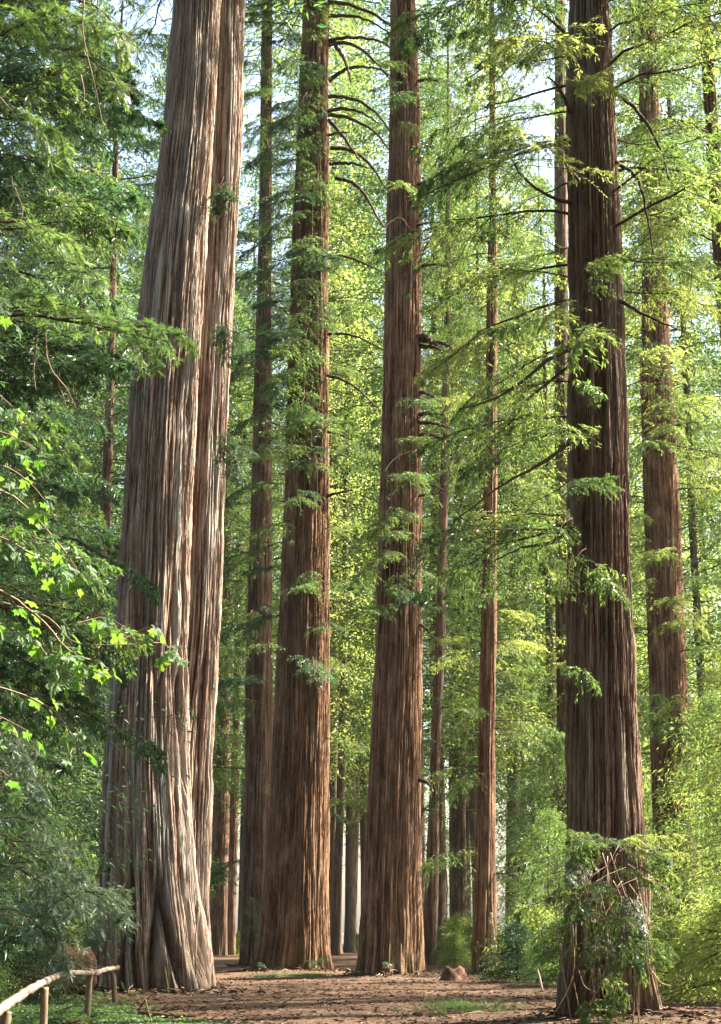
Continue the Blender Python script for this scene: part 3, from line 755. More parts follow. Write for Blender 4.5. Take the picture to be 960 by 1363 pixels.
# ---- the wood behind: each tree with its own trunk and crown
far = [(t, ax) for t, ax, Y in TREES.values()]
spots = []
rf = random.Random(77)
tries = 0
while len(spots) < 86 and tries < 4000:
    tries += 1
    Y = 78 + 150 * rf.random() ** 1.3
    X = rf.uniform(-1, 1) * (Y * 0.27 + 4)
    px = CX + X / (Y * math.cos(PITCH)) * F
    if any((X - a) ** 2 + ((Y - b) * 0.6) ** 2 < 2.9 ** 2 for a, b in spots): continue
    if Y < 120 and (430 < px < 480 or 590 < px < 625): continue
    if X > -0.5 * Y * 0.25 and Y < 95 and rf.random() < 0.4: continue
    spots.append((X, Y))
def zone_of(px):
    for lim, z in ((88, 'at far left'), (135, 'behind the thin reddish trunk at left'), (290, 'behind the leading pair'), (335, 'right of the leading pair'), (440, 'behind the left centre giant'),
                   (482, 'between the two centre giants'), (560, 'behind the centre giant'), (628, 'just right of the centre giant'), (665, 'behind the slender reddish redwood'),
                   (750, 'left of the furrowed redwood'), (868, 'behind the furrowed redwood'), (932, 'behind the brown redwood at right')):
        if px < lim: return z
    return 'at far right'
ORD = ['nearest', 'second nearest', 'third nearest', 'fourth nearest', 'fifth nearest', 'sixth nearest', 'seventh nearest', 'eighth nearest', 'ninth nearest', 'tenth nearest'] + ['%dth nearest' % i for i in range(11, 60)]
def ranked(items, noun):
    """(px, Y) list -> one label each: rank by distance within its gap"""
    out = [None] * len(items); by = {}
    for i, (px, Y) in enumerate(items): by.setdefault(zone_of(px), []).append((Y, i))
    for z, l in by.items():
        for k, (Y, i) in enumerate(sorted(l)):
            out[i] = '%s of the %s %s' % (ORD[k], noun, z) if len(l) > 1 else 'the only one of the %s %s' % (noun, z)
    return out
def far_tree(X, Y, H, r, crown, label, group, z_in=2.0, s=1.0, name='redwood_tree', mat=None, cat='tree'):
    z = np.array([-0.5, 0, 1.5, H * 0.5, H])
    rr = np.interp(z, [-0.5, 0, 1.5, H * 0.5, H], [r * 1.35, r * 1.3, r, r * 0.62, r * 0.1])
    th = np.linspace(0, 2 * np.pi, 12, endpoint=False)
    zz = np.concatenate([[-0.5, 0, 0.7], np.linspace(1.8, H, 14)])
    rv = np.interp(zz, z, rr)
    sd = int(abs(X * 13 + Y * 7)) % 1000
    lx = np.cumsum(np.random.RandomState(sd).normal(0, 0.05, len(zz)))
    R = rv[:, None] * (1 + 0.12 * pn(np.arange(12)[None] * 1.0 + sd, zz[:, None] * 0.5, seed=9))
    V = np.stack([R * np.cos(th) + lx[:, None], R * np.sin(th), np.repeat(zz[:, None], 12, 1)], -1).reshape(-1, 3)
    i = np.arange(len(zz) - 1)[:, None] * 12; j = np.arange(12)[None]; j2 = (j + 1) % 12
    F4 = np.stack([i + j, i + j2, i + 12 + j2, i + 12 + j], -1).reshape(-1, 4)
    col = np.repeat(np.stack([np.random.RandomState(sd).uniform(0.3, 0.9, 12)] * len(zz), 0).reshape(-1, 1), 3, 1); col[:, 1:] = 0
    t = thing(name, (X, Y, float(ground_z(X, Y))), label, cat, group)
    link('trunk', mesh_np('trunk', V, F4, mats=[mat or M_FAR], smooth=True, attrs={'bark': (col, 'COLOR')}), t)
    link('crown', crown, t, (0, 0, z_in), (0, 0, rf.uniform(0, 6.28)), s)
    return t
far_labels = ranked([(CX + X / Y * F, Y) for X, Y in spots], 'distant leafy redwoods')
for k, (X, Y) in enumerate(spots):
    side = 'left' if X < -0.06 * Y else ('right' if X > 0.07 * Y else 'mid')
    cr = (CROWN['tall'][0], CROWN['dark'][0], CROWN['tall'][2])[k % 3] if side == 'left' else CROWN['tall'][rf.choice((1, 3, 1, 3, 0) if side == 'right' else (1, 0, 3, 2, 0))] if k % 5 else CROWN['dark'][0]
    lab = far_labels[k]
    sc_ = rf.uniform(1.0, 1.6)
    far_tree(X, Y, 52 * sc_, rf.uniform(0.22, 0.5), cr, lab, 'distant redwoods in the wood behind', rf.uniform(6.0, 16.0) if (250 < CX + X / Y * F < 700) else rf.uniform(0.5, 5.0), (sc_ ** 0.6, sc_ ** 0.6, sc_))

# young trees and shrubs that close the view under the crowns: (px, Y, height, kind)
ry = random.Random(9)
young = [(-40, 34, 12), (15, 46, 11), (60, 55, 12), (-10, 62, 14), (95, 60, 10), (130, 82, 12), (35, 75, 15), (728, 60, 6), (706, 84, 9),
         (965, 52, 7), (1010, 44, 10), (955, 64, 11), (985, 72, 14), (842, 88, 9), (740, 70, 10), (590, 120, 9)]
young_labels = ranked([(a, b) for a, b, c in young], 'bushy young redwoods')
for k, (px, Y, H) in enumerate(young):
    X = (px - CX) / F * Y * 1.0
    lr = px < 300
    cr = CROWN['young'][(0, 2)[k % 2]] if lr else CROWN['young'][(1, 2, 3, 2)[k % 4] if px > 820 else (0, 2, 2, 0, 2)[k % 5]]
    zone = 'in the shade at the left edge' if px < 140 else ('in the sun right of the furrowed redwood' if px > 820 else 'between the giants by the path')
    far_tree(X, Y, H, 0.09, cr, young_labels[k], 'young redwoods ' + zone, 0.0, H / 9.0, 'young_redwood', M_DARK)
bush = [(680, 52), (705, 56), (735, 50), (600, 74), (640, 76), (700, 64), (880, 44), (905, 40), (940, 42), (965, 38), (925, 48), (720, 62), (575, 80), (590, 96), (475, 140), (320, 120), (30, 36), (75, 42), (-5, 33),
        (890, 56), (950, 56), (665, 68), (850, 52), (610, 88), (20, 50), (100, 52)]
bush_labels = ranked(bush, 'low leafy shrubs')
for k, (px, Y) in enumerate(bush):
    X = (px - CX) / F * Y
    zone = 'left of the massive redwood' if px < 150 else ('right of the furrowed redwood' if px > 820 else 'along the far path edge')
    t = thing('shrub', (X, Y, float(ground_z(X, Y))), bush_labels[k], 'shrub', 'shrubs ' + zone)
    link('foliage', CROWN['bush'][(1, 3)[k % 2] if px > 820 else k % 4], t, (0, 0, 0), (0, 0, ry.uniform(0, 6)), ry.uniform(0.5, 1.0))
    V, F4, F3 = tube_arrays([(0, 0, -0.1), (0.05, 0, 0.8), (0, 0.05, 1.6)], 0.05, 0.015, 6)
    link('stem', mesh_np('stem', V, F4, F3, mats=[M_LIMB]), t)

for t, Yb, spots_ in ((t4, 62.6, [(418, 1284, 430, 1276), (425, 1288, 410, 1280), (352, 1290, 345, 1282)]), (t3, 68, [(322, 1200, 348, 1230), (330, 1190, 352, 1215), (326, 1215, 345, 1250)]), (t5, 58.8, [(520, 1290, 512, 1282)])):
    for a, b, c, d in spots_: bough_px(t, 'shade', a, b, Yb, c, d, Yb - 0.6)

# ---- redwoods left of the frame whose boughs hang into the picture
def side_tree(key, X, Y, H, r, label, specs):
    f = F / (Y * math.cos(PITCH))
    w0, w1 = r * F / Y * 0.97, r * 0.5 * F / Y
    px = CX + X * F / Y
    prof = [(1240 + EYE * F / Y * 0.95, px - w0, px + w0), (300, CX + (px - CX) * 0.94 - w1, CX + (px - CX) * 0.94 + w1)]
    t, ax = redwood(key, prof, Y, M_DARK, label, nth=80, row=0.3, ridges=0.12, depth=0.03, seed=61, top=H, flare=0.1)
    return t, ax
tl1, axl1 = side_tree('L1', -7.6, 26, 34, 0.42, 'redwood just outside the left edge whose dark boughs reach into the upper left corner', None)
boughs(tl1, axl1, 5.5, 24, 46, ['shade', 'airy', 'shade', 'mid'], 2.2, 4.4, (-70, 70), (-0.25, 0.2))
boughs(tl1, axl1, 1.2, 6, 16, ['shade'], 1.6, 3.4, (-80, 60), (-0.35, 0.1))
tl2, axl2 = side_tree('L2', -12.5, 46, 46, 0.5, 'redwood beyond the left edge behind the shady sprays', None)
boughs(tl2, axl2, 3, 34, 62, ['shade', 'airy', 'shade'], 3.0, 5.8, (-100, 70), (-0.25, 0.2))
# a slim sapling close by: its fine sprays cross the massive trunk
tl3, axl3 = side_tree('L3', -5.4, 18, 17, 0.16, 'slim redwood at the left edge whose fine sprays cross the massive trunk', None)
for a, b, Ya, c, d, Yb in [(-20, 420, 17, 60, 400, 16), (20, 410, 17, 120, 430, 16), (80, 425, 16.2, 180, 445, 15.6), (130, 440, 15.8, 248, 455, 15.2), (110, 430, 16, 205, 478, 15.4), (60, 350, 17, 130, 380, 16),
                           (-20, 300, 17, 90, 330, 16), (-20, 60, 18, 70, 30, 17), (20, 20, 18, 120, 40, 17), (60, 60, 18, 150, 120, 17), (-20, 160, 18, 80, 190, 17), (90, 0, 18, 160, 60, 17)]:
    bough_px(tl3, 'fine', a, b, Ya, c, d, Yb)
limb(tl3, [at(-60, 445, 18), at(10, 420, 17), at(80, 425, 16.4), at(160, 442, 15.8), at(225, 455, 15.4)], 0.03, 0.006)
for pl in [[(112, 0), (110, 40), (118, 80), (128, 120), (140, 185)], [(108, 100), (112, 130), (104, 160)], [(60, 440), (64, 480), (78, 510), (90, 545)], [(50, 450), (45, 490), (48, 520)], [(70, 495), (90, 520), (102, 545)],
           [(15, 235), (18, 265), (0, 300)], [(20, 250), (30, 285), (14, 320)], [(0, 130), (14, 145), (20, 152)]]:
    limb(tl3, [at(x, y, 16.5) for x, y in pl], 0.011, 0.004, M_TWIG, 'hanging_twig')
for a, b, c, d in [(-10, 1010, 60, 1040), (-10, 1090, 80, 1110), (-10, 1150, 90, 1200), (20, 1120, 110, 1150), (-10, 1210, 70, 1240), (60, 1180, 160, 1205), (30, 1160, 130, 1230), (-20, 960, 40, 1000), (40, 1190, 95, 1270), (90, 1192, 170, 1200)]:
    bough_px(tl3, 'pale', a, b, 17.5, c, d, 16.8)


# unseen redwoods added off to the right to break up the sunlight
rr_ = random.Random(3)
for k, (X, Y, z0) in enumerate([(22, 29, 12), (12, 23, 16), (28, 48, 23), (31, 57, 25), (26, 41, 22), (36, 52, 27), (25, 60, 21), (20, 44, 23), (18, 6, 12), (31, 18, 14), (33, 26, 14), (9, 12, 25), (12, 3, 18), (7, -3, 16), (42, 80, 14), (16, 12, 14)]):
    far_tree(X, Y, 54, 0.7, CROWN['high'][k % 2], 'unseen tall redwood beyond the right edge, added to break up the sunlight', 'unseen redwoods added beyond the right edge', z0, 1.0, mat=M_RED)

# unseen redwoods added to the left and behind the viewpoint to cut ambient light
rb = random.Random(31)
ring = [(0, -9), (-13, 12), (-16, 24), (-20, 36), (-22, 52), (-26, 66), (-30, 26), (-30, 46), (16, 12)]
while len(ring) < 58:
    X, Y = rb.uniform(-48, 40), rb.uniform(-48, 14)
    if (Y > -7 and abs(X) < 9) or (X > 8 and Y > 8) or any((X - a) ** 2 + (Y - b) ** 2 < 22 for a, b in ring): continue
    ring.append((X, Y))
for k, (X, Y) in enumerate(ring):
    far_tree(X, Y, 46, 0.45, CROWN['dark'][0], 'unseen redwood on the near side of the wood, added to cut ambient light', 'unseen redwoods added round the viewpoint', 0.5, 1.15, mat=M_RED)

# ------------------------------------------------------------------ bigleaf maple reaching in from the left
def maple_leaf_mesh(seed):
    rs = np.random.RandomState(seed)
    pts = []
    for a, r in [(-180, .16), (-158, .50), (-140, .52), (-126, .72), (-112, .56), (-100, .48), (-84, .66), (-70, .92), (-58, .74), (-46, .76), (-34, .50), (-24, .74), (-14, .76), (0, 1.0)]:
        pts.append((a, r * rs.uniform(0.9, 1.08)))
    full = [(a, r) for a, r in pts] + [(-a, r * rs.uniform(0.93, 1.07)) for a, r in pts[1:-1][::-1]]
    V = [(0, 0, 0)]
    for a, r in full:
        x, y = r * math.cos(math.radians(a)), r * math.sin(math.radians(a))
        z = 0.16 * abs(y) - rs.uniform(0.2, 0.45) * max(0, x) ** 2 - 0.28 * y * y + rs.uniform(-0.03, 0.03)
        V.append((x + 0.05, y, z))
    n = len(full)
    F3 = [(0, 1 + i, 1 + (i + 1) % n) for i in range(n)]
    V = np.array(V) * np.array([0.62, 0.62, 0.7]) + np.array([0.55, 0, -0.1])
    Vp, Fp, F3p = tube_arrays([(0, 0, 0.0), (0.28, 0, 0.05), (0.56, 0, -0.1)], 0.012, 0.009, 3, cap=False)
    off = len(V)
    return mesh_np('leaf', np.vstack([V, Vp]), Fp + off, np.array(F3), mats=[M_MAPLE, M_TWIG], m4=np.ones(len(Fp), int), m3=np.zeros(len(F3), int),
                   attrs={'tint': (np.full(off + len(Vp), rs.uniform(0.1, 0.8)), 'FLOAT')})
MAPLE = [maple_leaf_mesh(i) for i in range(6)]
maple = thing('maple_tree', (-5.2, 11.6, 0), 'maple at the left edge with large lobed bright green leaves hanging over the picture', 'tree')
limb(maple, [(-5.2, 11.6, -0.2), (-5.15, 11.5, 1.5), (-5.0, 11.5, 4), (-5.1, 11.3, 7), (-4.9, 11.4, 9.5)], 0.16, 0.05, M_DARK, 'trunk', 10)
rm = random.Random(21)
def maple_branch(px, r0, nl, Y0=11.0, size=(0.075, 0.145), start=0.15, spread=24, hang=0.4):
    if nl > 8: px = [(x * 0.78 if x > 0 else x, y) for x, y in px]
    n = len(px)
    P = [at(x, y, Y0 + 0.12 * math.sin(i * 1.7)) for i, (x, y) in enumerate(px)]
    limb(maple, P, r0, 0.003, M_TWIG, 'branch', 5, 20)
    W = smooth_path(P, 60)
    nl = int(nl * (1.35 if nl < 10 else 0.85))
    for k in range(nl):
        s = start + (1 - start) * (k + rm.random()) / nl
        p = W[min(59, int(s * 59))]
        off = Vector((rm.uniform(-1, 1), rm.uniform(-1.2, 1.2), rm.uniform(-0.9, 0.6))) * (spread * 11 / F) * (1.2 - 0.6 * s)
        d = off.normalized() + Vector((0.5, -0.3, 0.0))
        o = link('leaf', MAPLE[rm.randrange(6)], maple, Vector(p) + off - maple.location, None, rm.uniform(*size))
        az = math.atan2(d.y, d.x) + rm.uniform(-0.6, 0.6)
        o.rotation_euler = (rm.uniform(-0.6, 0.6), rm.uniform(0.1, 1.15) + hang * 0.3, az)
for px, r0, nl, kw in [
    ([(-60, 565), (0, 575), (40, 588), (72, 604)], 0.010, 18, {}), ([(-60, 500), (-10, 520), (20, 540)], 0.010, 9, {}),
    ([(-60, 640), (20, 660), (80, 705), (120, 745), (142, 772)], 0.012, 32, {}), ([(-60, 700), (0, 715), (60, 740), (105, 760)], 0.010, 22, {}),
    ([(-60, 760), (10, 790), (70, 825), (120, 868), (160, 880), (186, 890)], 0.014, 38, {'spread': 22}), ([(-60, 805), (0, 830), (60, 855), (110, 905)], 0.010, 26, {}),
    ([(-40, 790), (60, 820), (100, 855), (170, 858), (215, 856), (232, 872)], 0.006, 7, {'start': 0.82, 'spread': 16}), ([(150, 858), (190, 838), (215, 830)], 0.003, 5, {'start': 0.6, 'spread': 12}),
    ([(-60, 900), (20, 920), (90, 945), (120, 975), (140, 1010)], 0.010, 20, {'spread': 22}), ([(100, 830), (140, 822), (168, 836)], 0.004, 7, {'spread': 16}),
    ([(-60, 385), (-10, 392), (10, 420)], 0.008, 7, {'spread': 16}), ([(-60, 940), (0, 955), (45, 972)], 0.008, 9, {}), ([(-60, 610), (10, 622), (60, 650), (95, 690)], 0.009, 22, {}),
    ([(-60, 1010), (-10, 1020), (20, 1040)], 0.008, 5, {}),
]:
    maple_branch(px, r0, nl, **kw)

# ------------------------------------------------------------------ tangled shrub round the foot of the right redwood
tang = thing('shrub', at(805, 1352, 29.3), 'tangled shrub of bare pale stems and drooping sprays round the furrowed redwood foot', 'shrub')
rt = random.Random(12)
def gp0(px, Y):
    p = at(px, 1300, Y); p.z = float(ground_z(p.x, p.y)); return p
for k in range(30):
    sx, sy = rt.uniform(762, 852), rt.uniform(1118, 1215)
    ex = sx + rt.uniform(-55, 55); ey = sy + rt.uniform(50, 150)
    mx_, my_ = (sx + ex) / 2 + rt.uniform(-8, 8) + 0.18 * (ex - sx), (sy + ey) / 2 - rt.uniform(5, 28)
    Yk = rt.uniform(28.6, 29.35)
    ex = min(max(ex, 742), 868)
    limb(tang, [at(sx, sy, Yk + 0.15), at(mx_, my_, Yk), at((mx_ + ex) / 2 + rt.uniform(-6, 6), (my_ + ey) / 2, Yk - 0.1), at(ex, ey, Yk)], rt.uniform(0.006, 0.011), 0.003, M_PALE, 'stem', 5, 14)
for pl, r in [([(762, 1230), (764, 1290), (752, 1325), (736, 1352)], 0.02), ([(806, 1215), (809, 1262), (802, 1305), (788, 1332), (786, 1358)], 0.022), ([(770, 1290), (778, 1312), (792, 1320)], 0.014),
              ([(838, 1195), (858, 1230), (866, 1262), (864, 1300)], 0.018), ([(866, 1290), (880, 1308), (893, 1312)], 0.018), ([(798, 1290), (802, 1320), (812, 1345)], 0.012), ([(835, 1150), (850, 1160), (866, 1172)], 0.02),
              ([(766, 1200), (766, 1240), (767, 1260)], 0.012), ([(812, 1135), (828, 1180), (846, 1225), (860, 1250)], 0.02), ([(800, 1140), (776, 1170), (752, 1215)], 0.018), ([(770, 1180), (745, 1185), (722, 1200)], 0.016)]:
    limb(tang, [at(x, y, 28.9) for x, y in pl], r * 0.65, 0.005, M_PALE, 'stem', 5, 16)
for k in range(9):                                                # upright shoots from the root collar
    gx = rt.uniform(752, 872); tx = gx + rt.uniform(-26, 26); ty = rt.uniform(1130, 1290); Yk = rt.uniform(28.3, 29.1)
    g0 = gp0(gx, Yk)
    limb(tang, [g0, at((gx + tx) / 2 + rt.uniform(-6, 6), (1350 + ty) / 2, Yk), at(tx, ty, Yk - 0.1)], rt.uniform(0.010, 0.016), 0.004, M_TWIG, 'stem', 5, 12)
    for q in range(1): bough_px(tang, rt.choice(('tuft', 'tuft', 'airy')), tx, ty + q * 22, Yk - 0.1, tx + rt.choice((-1, 1)) * rt.uniform(30, 60), ty + rt.uniform(-22, 24), Yk - rt.uniform(0, 0.8))
for k, a, b, c, d in [('tuft', 800, 1130, 762, 1112), ('bright', 800, 1130, 905, 1118), ('mid', 820, 1135, 885, 1150), ('bright', 800, 1135, 758, 1108), ('bright', 815, 1130, 850, 1112), ('mid', 810, 1150, 870, 1185),
                      ('tuft', 785, 1125, 765, 1135), ('tuft', 770, 1130, 764, 1150), ('pale', 780, 1128, 830, 1114), ('pale', 790, 1120, 765, 1112), ('pale', 820, 1122, 870, 1118), ('pale', 770, 1140, 760, 1160), ('pale', 840, 1130, 890, 1140), ('pale', 800, 1170, 770, 1210), ('pale', 830, 1190, 860, 1235), ('pale', 800, 1240, 815, 1290), ('pale', 780, 1200, 745, 1235), ('bright', 850, 1140, 915, 1140), ('bright', 860, 1150, 900, 1170),
                      ('airy', 800, 1150, 730, 1195), ('airy', 770, 1190, 690, 1220), ('airy', 760, 1160, 700, 1180), ('airy', 810, 1170, 800, 1240), ('shade', 830, 1180, 850, 1250), ('airy', 820, 1200, 835, 1280), ('shade', 800, 1220, 780, 1290),
                      ('tuft', 830, 1250, 850, 1290), ('tuft', 800, 1300, 830, 1320), ('tuft', 815, 1320, 838, 1340), ('tuft', 795, 1330, 780, 1350), ('airy', 770, 1210, 740, 1270), ('airy', 850, 1180, 905, 1200),
                      ('airy', 850, 1250, 900, 1270), ('tuft', 790, 1180, 760, 1215), ('shade', 840, 1220, 845, 1290), ('tuft', 822, 1310, 812, 1345), ('airy', 790, 1250, 815, 1310), ('airy', 765, 1240, 720, 1250)]:
    bough_px(tang, k, a, b, rt.uniform(28.8, 29.3), c, d, rt.uniform(28.0, 28.9))

# ------------------------------------------------------------------ rustic rail fence
M_RAIL = wood_mat('fence_rail', (0.09, 0.068, 0.05), (0.29, 0.235, 0.185), (3, 30, 30), 0.85, 0.5)
M_POST = wood_mat('fence_post', (0.12, 0.10, 0.055), (0.26, 0.20, 0.13), (18, 18, 4), 0.9, 0.5)
fence = thing('rail_fence', at(60, 1372, 25), 'low rustic wooden fence of rough bent rails on leaning posts at lower left', 'fence')
def log(parent, pts, r, mat, name, n=18, sides=12, seed=1, ends=0.9, rough=0.10):
    P = smooth_path([Vector(p) - parent.location for p in pts], n)
    rs = np.random.RandomState(seed)
    V, F4, F3 = tube_arrays(P, r, r * ends, sides, rough, seed)
    return link(name, mesh_np(name, V, F4, F3, mats=[mat], smooth=np.concatenate([np.ones(len(F4), bool), np.zeros(len(F3), bool)])), parent)
def gp(px, Y, dz=0.0):
    p = at(px, 1300, Y); p.z = float(ground_z(p.x, p.y)) + dz; return p
for (tx, ty, bx, Y, r) in [(9, 1346, 8, 21.7, 0.085), (60, 1314, 61, 25.0, 0.062), (120, 1297, 118, 30.5, 0.062), (148, 1291, 156, 35.5, 0.058)]:
    log(fence, [gp(bx, Y, -0.2), at((tx + bx) / 2, (ty + 1350) / 2, Y) if False else (gp(bx, Y, 0.3) + at(tx, ty, Y) - gp(bx, Y, 0.3)) * 0.5 + gp(bx, Y, 0.3) * 0.5, at(tx, ty, Y)], r, M_POST, 'post', 8, 10, int(tx))
log(fence, [at(-30, 1362, 19.8), at(4, 1342, 21.5), at(30, 1324, 23), at(50, 1312, 24.6), at(64, 1305, 25.6), at(80, 1298, 27.2), at(98, 1295, 29), at(123, 1296, 30.5)], 0.062, M_RAIL, 'rail', 46, 9, 5, 0.75, 0.24)
log(fence, [at(118, 1293.5, 30.4), at(128, 1295, 31.4), at(140, 1291, 33.5), at(157, 1288, 35.6)], 0.055, M_RAIL, 'rail', 26, 9, 6, 0.85, 0.26)
log(fence, [at(2, 1337, 21.9), at(20, 1327, 23), at(38, 1315, 24), at(58, 1306.5, 25.4)], 0.028, M_RAIL, 'rail', 16, 7, 7, 0.8, 0.1)
log(fence, [at(116, 1293.0, 30.3), at(122, 1292.5, 30.8), at(128, 1293.5, 31.4)], 0.022, M_TWIG, 'peg', 6, 6, 8, 0.8, 0.1)

# ------------------------------------------------------------------ logs, branches, stump
M_ROT = wood_mat('rotten_wood', (0.035, 0.018, 0.011), (0.12, 0.065, 0.038), (3, 9, 9), 0.95, 0.8)
def fallen(name, pts, r, label, cat, mat=M_ROT, twigs=0, group=None, ends=0.8, sides=14, n=24, rough=0.12):
    base = Vector(pts[0]); base = sum((Vector(p) for p in pts), Vector()) / len(pts)
    base.z = float(ground_z(base.x, base.y))
    t = thing(name, base, label, cat, group)
    log(t, pts, r, mat, 'trunk' if r > 0.2 else 'stem', n, sides, int(abs(base.x * 31)) + 1, ends, rough)
    P = smooth_path(pts, 20); q = random.Random(int(abs(base.x * 100)))
    for k in range(twigs):
        p = Vector(P[q.randrange(3, 19)])
        d = Vector((q.uniform(-1, 1), q.uniform(-1, 1), q.uniform(0.0, 0.7))) * q.uniform(0.3, 0.9)
        limb(t, [p, p + d * 0.5 + Vector((0, 0, 0.05)), p + d], r * 0.4, 0.003, mat, 'twig', 4, 8)
    return t
fallen('fallen_log', [gp(-40, 37, 0.5), gp(30, 38, 0.55), gp(80, 39, 0.6), gp(112, 39.5, 0.55)], 0.62, 'dark rotten fallen log under the sprays left of the massive redwood', 'log', ends=0.9)
fallen('fallen_branch', [gp(150, 33.0, 0.07), gp(185, 32.4, 0.08), gp(225, 32.2, 0.06), gp(262, 32.6, 0.05)], 0.06, 'dark dead branch lying on the ground in front of the massive redwood', 'branch', twigs=5)
fallen('fallen_branch', [gp(884, 44, 0.1), gp(905, 43.5, 0.55), gp(935, 43, 0.6), gp(962, 43, 0.3)], 0.045, 'grey arching fallen branch on the brush pile at right edge', 'branch', M_TWIG, 7)
fallen('fallen_log', [gp(885, 48, 0.3), gp(920, 47, 0.35), gp(990, 46, 0.4)], 0.42, 'dark fallen log in the brush pile right of the furrowed redwood', 'log')
fallen('fallen_branch', [gp(905, 42, 0.03), gp(900, 42.3, 0.5), gp(893, 42.6, 1.1)], 0.03, 'short pale stick leaning up against the brush pile at right', 'branch', M_PALE, 1)
fallen('fallen_branch', [gp(925, 38, 0.02), gp(938, 38.5, 0.12), gp(953, 38.2, 0.02)], 0.028, 'curved pale stick lying on bare ground at lower right', 'branch', M_PALE, 2)
fallen('fallen_branch', [gp(722, 46, 0.02), gp(719, 46.2, 0.35), gp(716, 46.4, 0.6)], 0.03, 'small pale stick standing slanted left of the furrowed redwood', 'branch', M_PALE, 0)
fallen('fallen_branch', [gp(512, 58, 0.02), gp(518, 57.8, 0.12), gp(520, 57.6, 0.45)], 0.035, 'crooked twig poking up in front of the centre giant', 'branch', M_PALE, 2)
fallen('fallen_branch', [gp(205, 30, 0.02), gp(199, 29.8, 0.25), gp(195, 29.7, 0.45)], 0.012, 'thin straw-coloured stick standing slanted in the low green cover by the fence', 'branch', M_PALE, 0)
# thin pale stem beside the slender redwood
pt = thing('young_tree', gp(657, 60.5), 'thin pale bare stem touching the right side of the slender reddish redwood', 'tree')
limb(pt, [gp(657, 60.5, -0.1), at(658, 1262, 60.5), at(655, 1238, 60.5), at(654, 1215, 60.5)], 0.11, 0.06, M_PALE, 'trunk', 8)
# stump
st = thing('stump', gp(603, 55.5), 'low dark rotten stump at the sunny path edge below the slender redwood', 'stump')
th = np.linspace(0, 2 * np.pi, 26, endpoint=False); rs = np.random.RandomState(8)
rows = [(0.60, -0.1), (0.46, 0.04), (0.38, 0.18), (0.34, 0.34), (0.22, 0.30), (0.05, 0.16)]
V = np.array([[(r * (1 + 0.18 * math.sin(3 * t + 1) + 0.1 * rs.uniform(-1, 1))) * math.cos(t), r * (1 + 0.1 * rs.uniform(-1, 1)) * math.sin(t) * 0.8, z + (0.10 * math.sin(2 * t) + 0.10 * rs.uniform(-1, 1)) * (z > 0.1)] for r, z in rows for t in th])
i = np.arange(5)[:, None] * 26; j = np.arange(26)[None]; j2 = (j + 1) % 26
link('wood', mesh_np('wood', V, np.stack([i + j, i + j2, i + 26 + j2, i + 26 + j], -1).reshape(-1, 4), mats=[M_ROT], smooth=True), st)
# three short sawn log pieces stacked up beyond the path
M_SAWN = wood_mat('sawn_wood', (0.30, 0.17, 0.13), (0.46, 0.30, 0.24), (14, 14, 14), 0.85, 0.3)
for k, (dz, w, dx, lab) in enumerate([(0.28, 0.9, 0, 'bottom pinkish log piece of the small stack right of the centre giant'), (0.80, 0.8, 0.1, 'middle pinkish log piece of the small stack right of the centre giant'), (1.28, 0.62, -0.05, 'top pinkish log piece of the small stack right of the centre giant')]):
    c = gp(586, 84); c.x += dx
    lt = thing('log_piece', c + Vector((0, 0, dz)), lab, 'log', 'sawn log pieces in a stack')
    log(lt, [c + Vector((-w, 0, dz)), c + Vector((0, 0.05, dz)), c + Vector((w, 0, dz))], 0.25, M_SAWN, 'wood', 6, 12, k + 3, 0.95, 0.08)

# ------------------------------------------------------------------ ground cover and litter
def scatter(rs, n, boxes):
    out = []
    for (px0, px1, y0, y1, w) in boxes:
        m = int(n * w)
        Y = rs.normal((y0 + y1) / 2, (y1 - y0) / 3.4, m); px = rs.normal((px0 + px1) / 2, (px1 - px0) / 3.4, m)
        out.append(np.stack([(px - CX) / F * Y * 1.03, Y], -1))
    return np.vstack(out)
def cover(name, boxes, n, hgt, size, seed, mat, label_kind='stuff', clump=0.35, blades=False):
    rs = np.random.RandomState(seed)
    XY = scatter(rs, n, boxes)
    keep = pn(XY[:, 0] * 0.9, XY[:, 1] * 0.7, seed=seed) + rs.uniform(-0.3, 0.3, len(XY)) > -clump
    XY = XY[keep]; m = len(XY)
    z = ground_z(XY[:, 0], XY[:, 1])
    P = np.column_stack([XY, z + rs.uniform(hgt * 0.3, hgt, m)])
    Ps, Ds = [], []
    for k in range(3):
        a = rs.uniform(0, 6.28, m)
        D = np.stack([np.cos(a), np.sin(a), rs.uniform(-0.15, 0.5, m)], -1)
        if blades: D = np.stack([np.cos(a) * 0.4, np.sin(a) * 0.4, np.ones(m)], -1)
        Ps.append(P if not blades else np.column_stack([XY + rs.normal(0, 0.03, XY.shape), z])); Ds.append(nrm(D))
    P, D = np.vstack(Ps), np.vstack(Ds)
    V, F4, t = lances(rs, P, D, rs.uniform(size * 0.7, size * 1.3, len(P)), np.full(len(P), size * (0.75 if not blades else 0.10)), rs.uniform(0, 0.94, len(P)), roll=0.3)
    link(name, mesh_np(name, V, F4, mats=[mat], attrs={'tint': (t, 'FLOAT')}), kind='stuff', label=label_kind)
cover('clover_cover', [(-30, 165, 29, 40, 1.0), (60, 215, 28.5, 33, 0.5), (120, 340, 26.5, 28.5, 0.35), (-30, 120, 40, 60, 0.5)], 5200, 0.14, 0.075, 5, M_COVER, 'low clover-like green cover around the rail fence', clump=0.25)
cover('grass', [(345, 442, 59.5, 61.5, 0.5), (312, 324, 74, 80, 0.1), (560, 665, 32.5, 37, 0.35), (600, 745, 59, 62, 0.25), (488, 500, 82, 88, 0.08), (760, 875, 28, 29.2, 0.05)], 1800, 0.1, 0.13, 8, M_COVER, 'short green grass tufts at the feet of the giants', clump=0.1, blades=True)
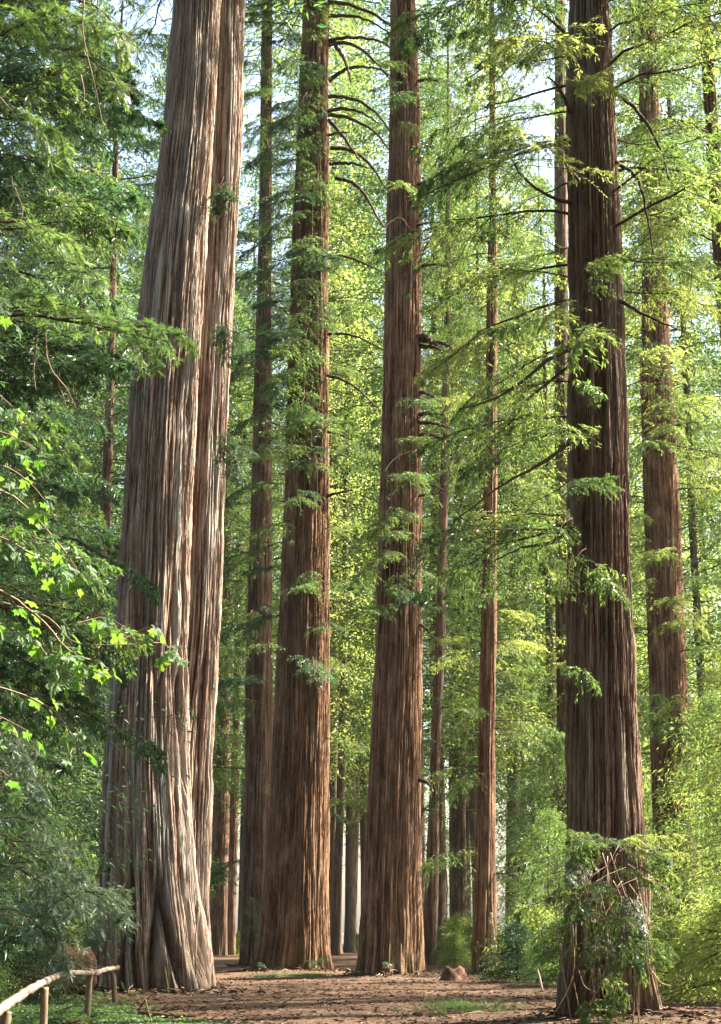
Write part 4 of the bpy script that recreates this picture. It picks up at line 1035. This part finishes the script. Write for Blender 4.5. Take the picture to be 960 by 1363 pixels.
def litter(n=17000):
    rs = np.random.RandomState(4)
    Y = 27 + 45 * rs.rand(n) ** 1.6; X = (rs.uniform(0, 960, n) - CX) / F * Y * 1.04
    z = ground_z(X, Y)
    a = rs.uniform(0, 6.28, n); L = rs.uniform(0.05, 0.22, n) * (1 + (rs.rand(n) < 0.03) * 3)
    P = np.column_stack([X, Y, z + rs.uniform(0.005, 0.03, n)])
    D = nrm(np.stack([np.cos(a), np.sin(a), rs.normal(0, 0.12, n)], -1))
    V, F4, t = lances(rs, P, D, L, rs.uniform(0.012, 0.05, n), np.zeros(n), roll=0.6)
    mi = rs.choice(3, n, p=[0.4, 0.42, 0.18])
    link('needle_litter', mesh_np('needle_litter', V, F4, mats=[M_LIMB, M_ROT, M_TWIG], m4=mi), kind='stuff', label='fallen needles and small twigs over the brown path')
litter()

# shed bark strips and duff heaped against the feet of the giants
def bark_litter():
    rs = np.random.RandomState(14); Ps, Ds, Ls, Ws = [], [], [], []
    for key in ('T1', 'T2', 'T3', 'T4', 'T5', 'T6', 'T8'):
        t, (z, c, r), Y = TREES[key]
        r0 = float(np.interp(0.1, z, r)); n = int(260 * r0)
        a = rs.uniform(math.pi * 0.9, math.pi * 2.1, n); d = r0 * (1.0 + 0.75 * rs.rand(n) ** 2)
        x, y = t.location.x + d * np.cos(a), Y + d * np.sin(a)
        heap = 0.16 * np.clip(1.4 - d / r0, 0, 1) * rs.rand(n)
        Ps.append(np.column_stack([x, y, ground_z(x, y) + 0.02 + heap])); b = rs.uniform(0, 6.28, n)
        Ds.append(nrm(np.stack([np.cos(b), np.sin(b), rs.normal(0, 0.25, n)], -1))); Ls.append(rs.uniform(0.12, 0.55, n)); Ws.append(rs.uniform(0.03, 0.09, n))
    P, D, L, W = np.vstack(Ps), np.vstack(Ds), np.concatenate(Ls), np.concatenate(Ws)
    V, F4, _ = lances(rs, P, D, L, W, np.zeros(len(P)), roll=0.6)
    link('bark_litter', mesh_np('bark_litter', V, F4, mats=[M_ROT, M_LIMB, M_TWIG], m4=rs.choice(3, len(P), p=[0.4, 0.35, 0.25])), kind='stuff', label='shed bark strips heaped at the feet of the giants')
bark_litter()

# ------------------------------------------------------------------ sunlit air between the trees
def haze(density):
    m = bpy.data.materials.new('haze'); m.use_nodes = True; nt = m.node_tree; nt.nodes.clear()
    out = nt.nodes.new('ShaderNodeOutputMaterial'); v = nt.nodes.new('ShaderNodeVolumePrincipled')
    v.inputs['Color'].default_value = (0.93, 0.96, 0.97, 1); v.inputs['Density'].default_value = density; v.inputs['Anisotropy'].default_value = 0.3
    nt.links.new(v.outputs[0], out.inputs['Volume'])
    x0, x1, y0, y1, z0, z1 = -960, 960, -360, 1860, -1.6, 95
    V = [(x, y, z) for x in (x0, x1) for y in (y0, y1) for z in (z0, z1)]
    link('haze', mesh_np('haze', V, [(0, 1, 3, 2), (4, 6, 7, 5), (0, 4, 5, 1), (2, 3, 7, 6), (0, 2, 6, 4), (1, 5, 7, 3)], mats=[m]), kind='stuff', label='thin pale sunlit haze between the trees')
haze(0.00007)
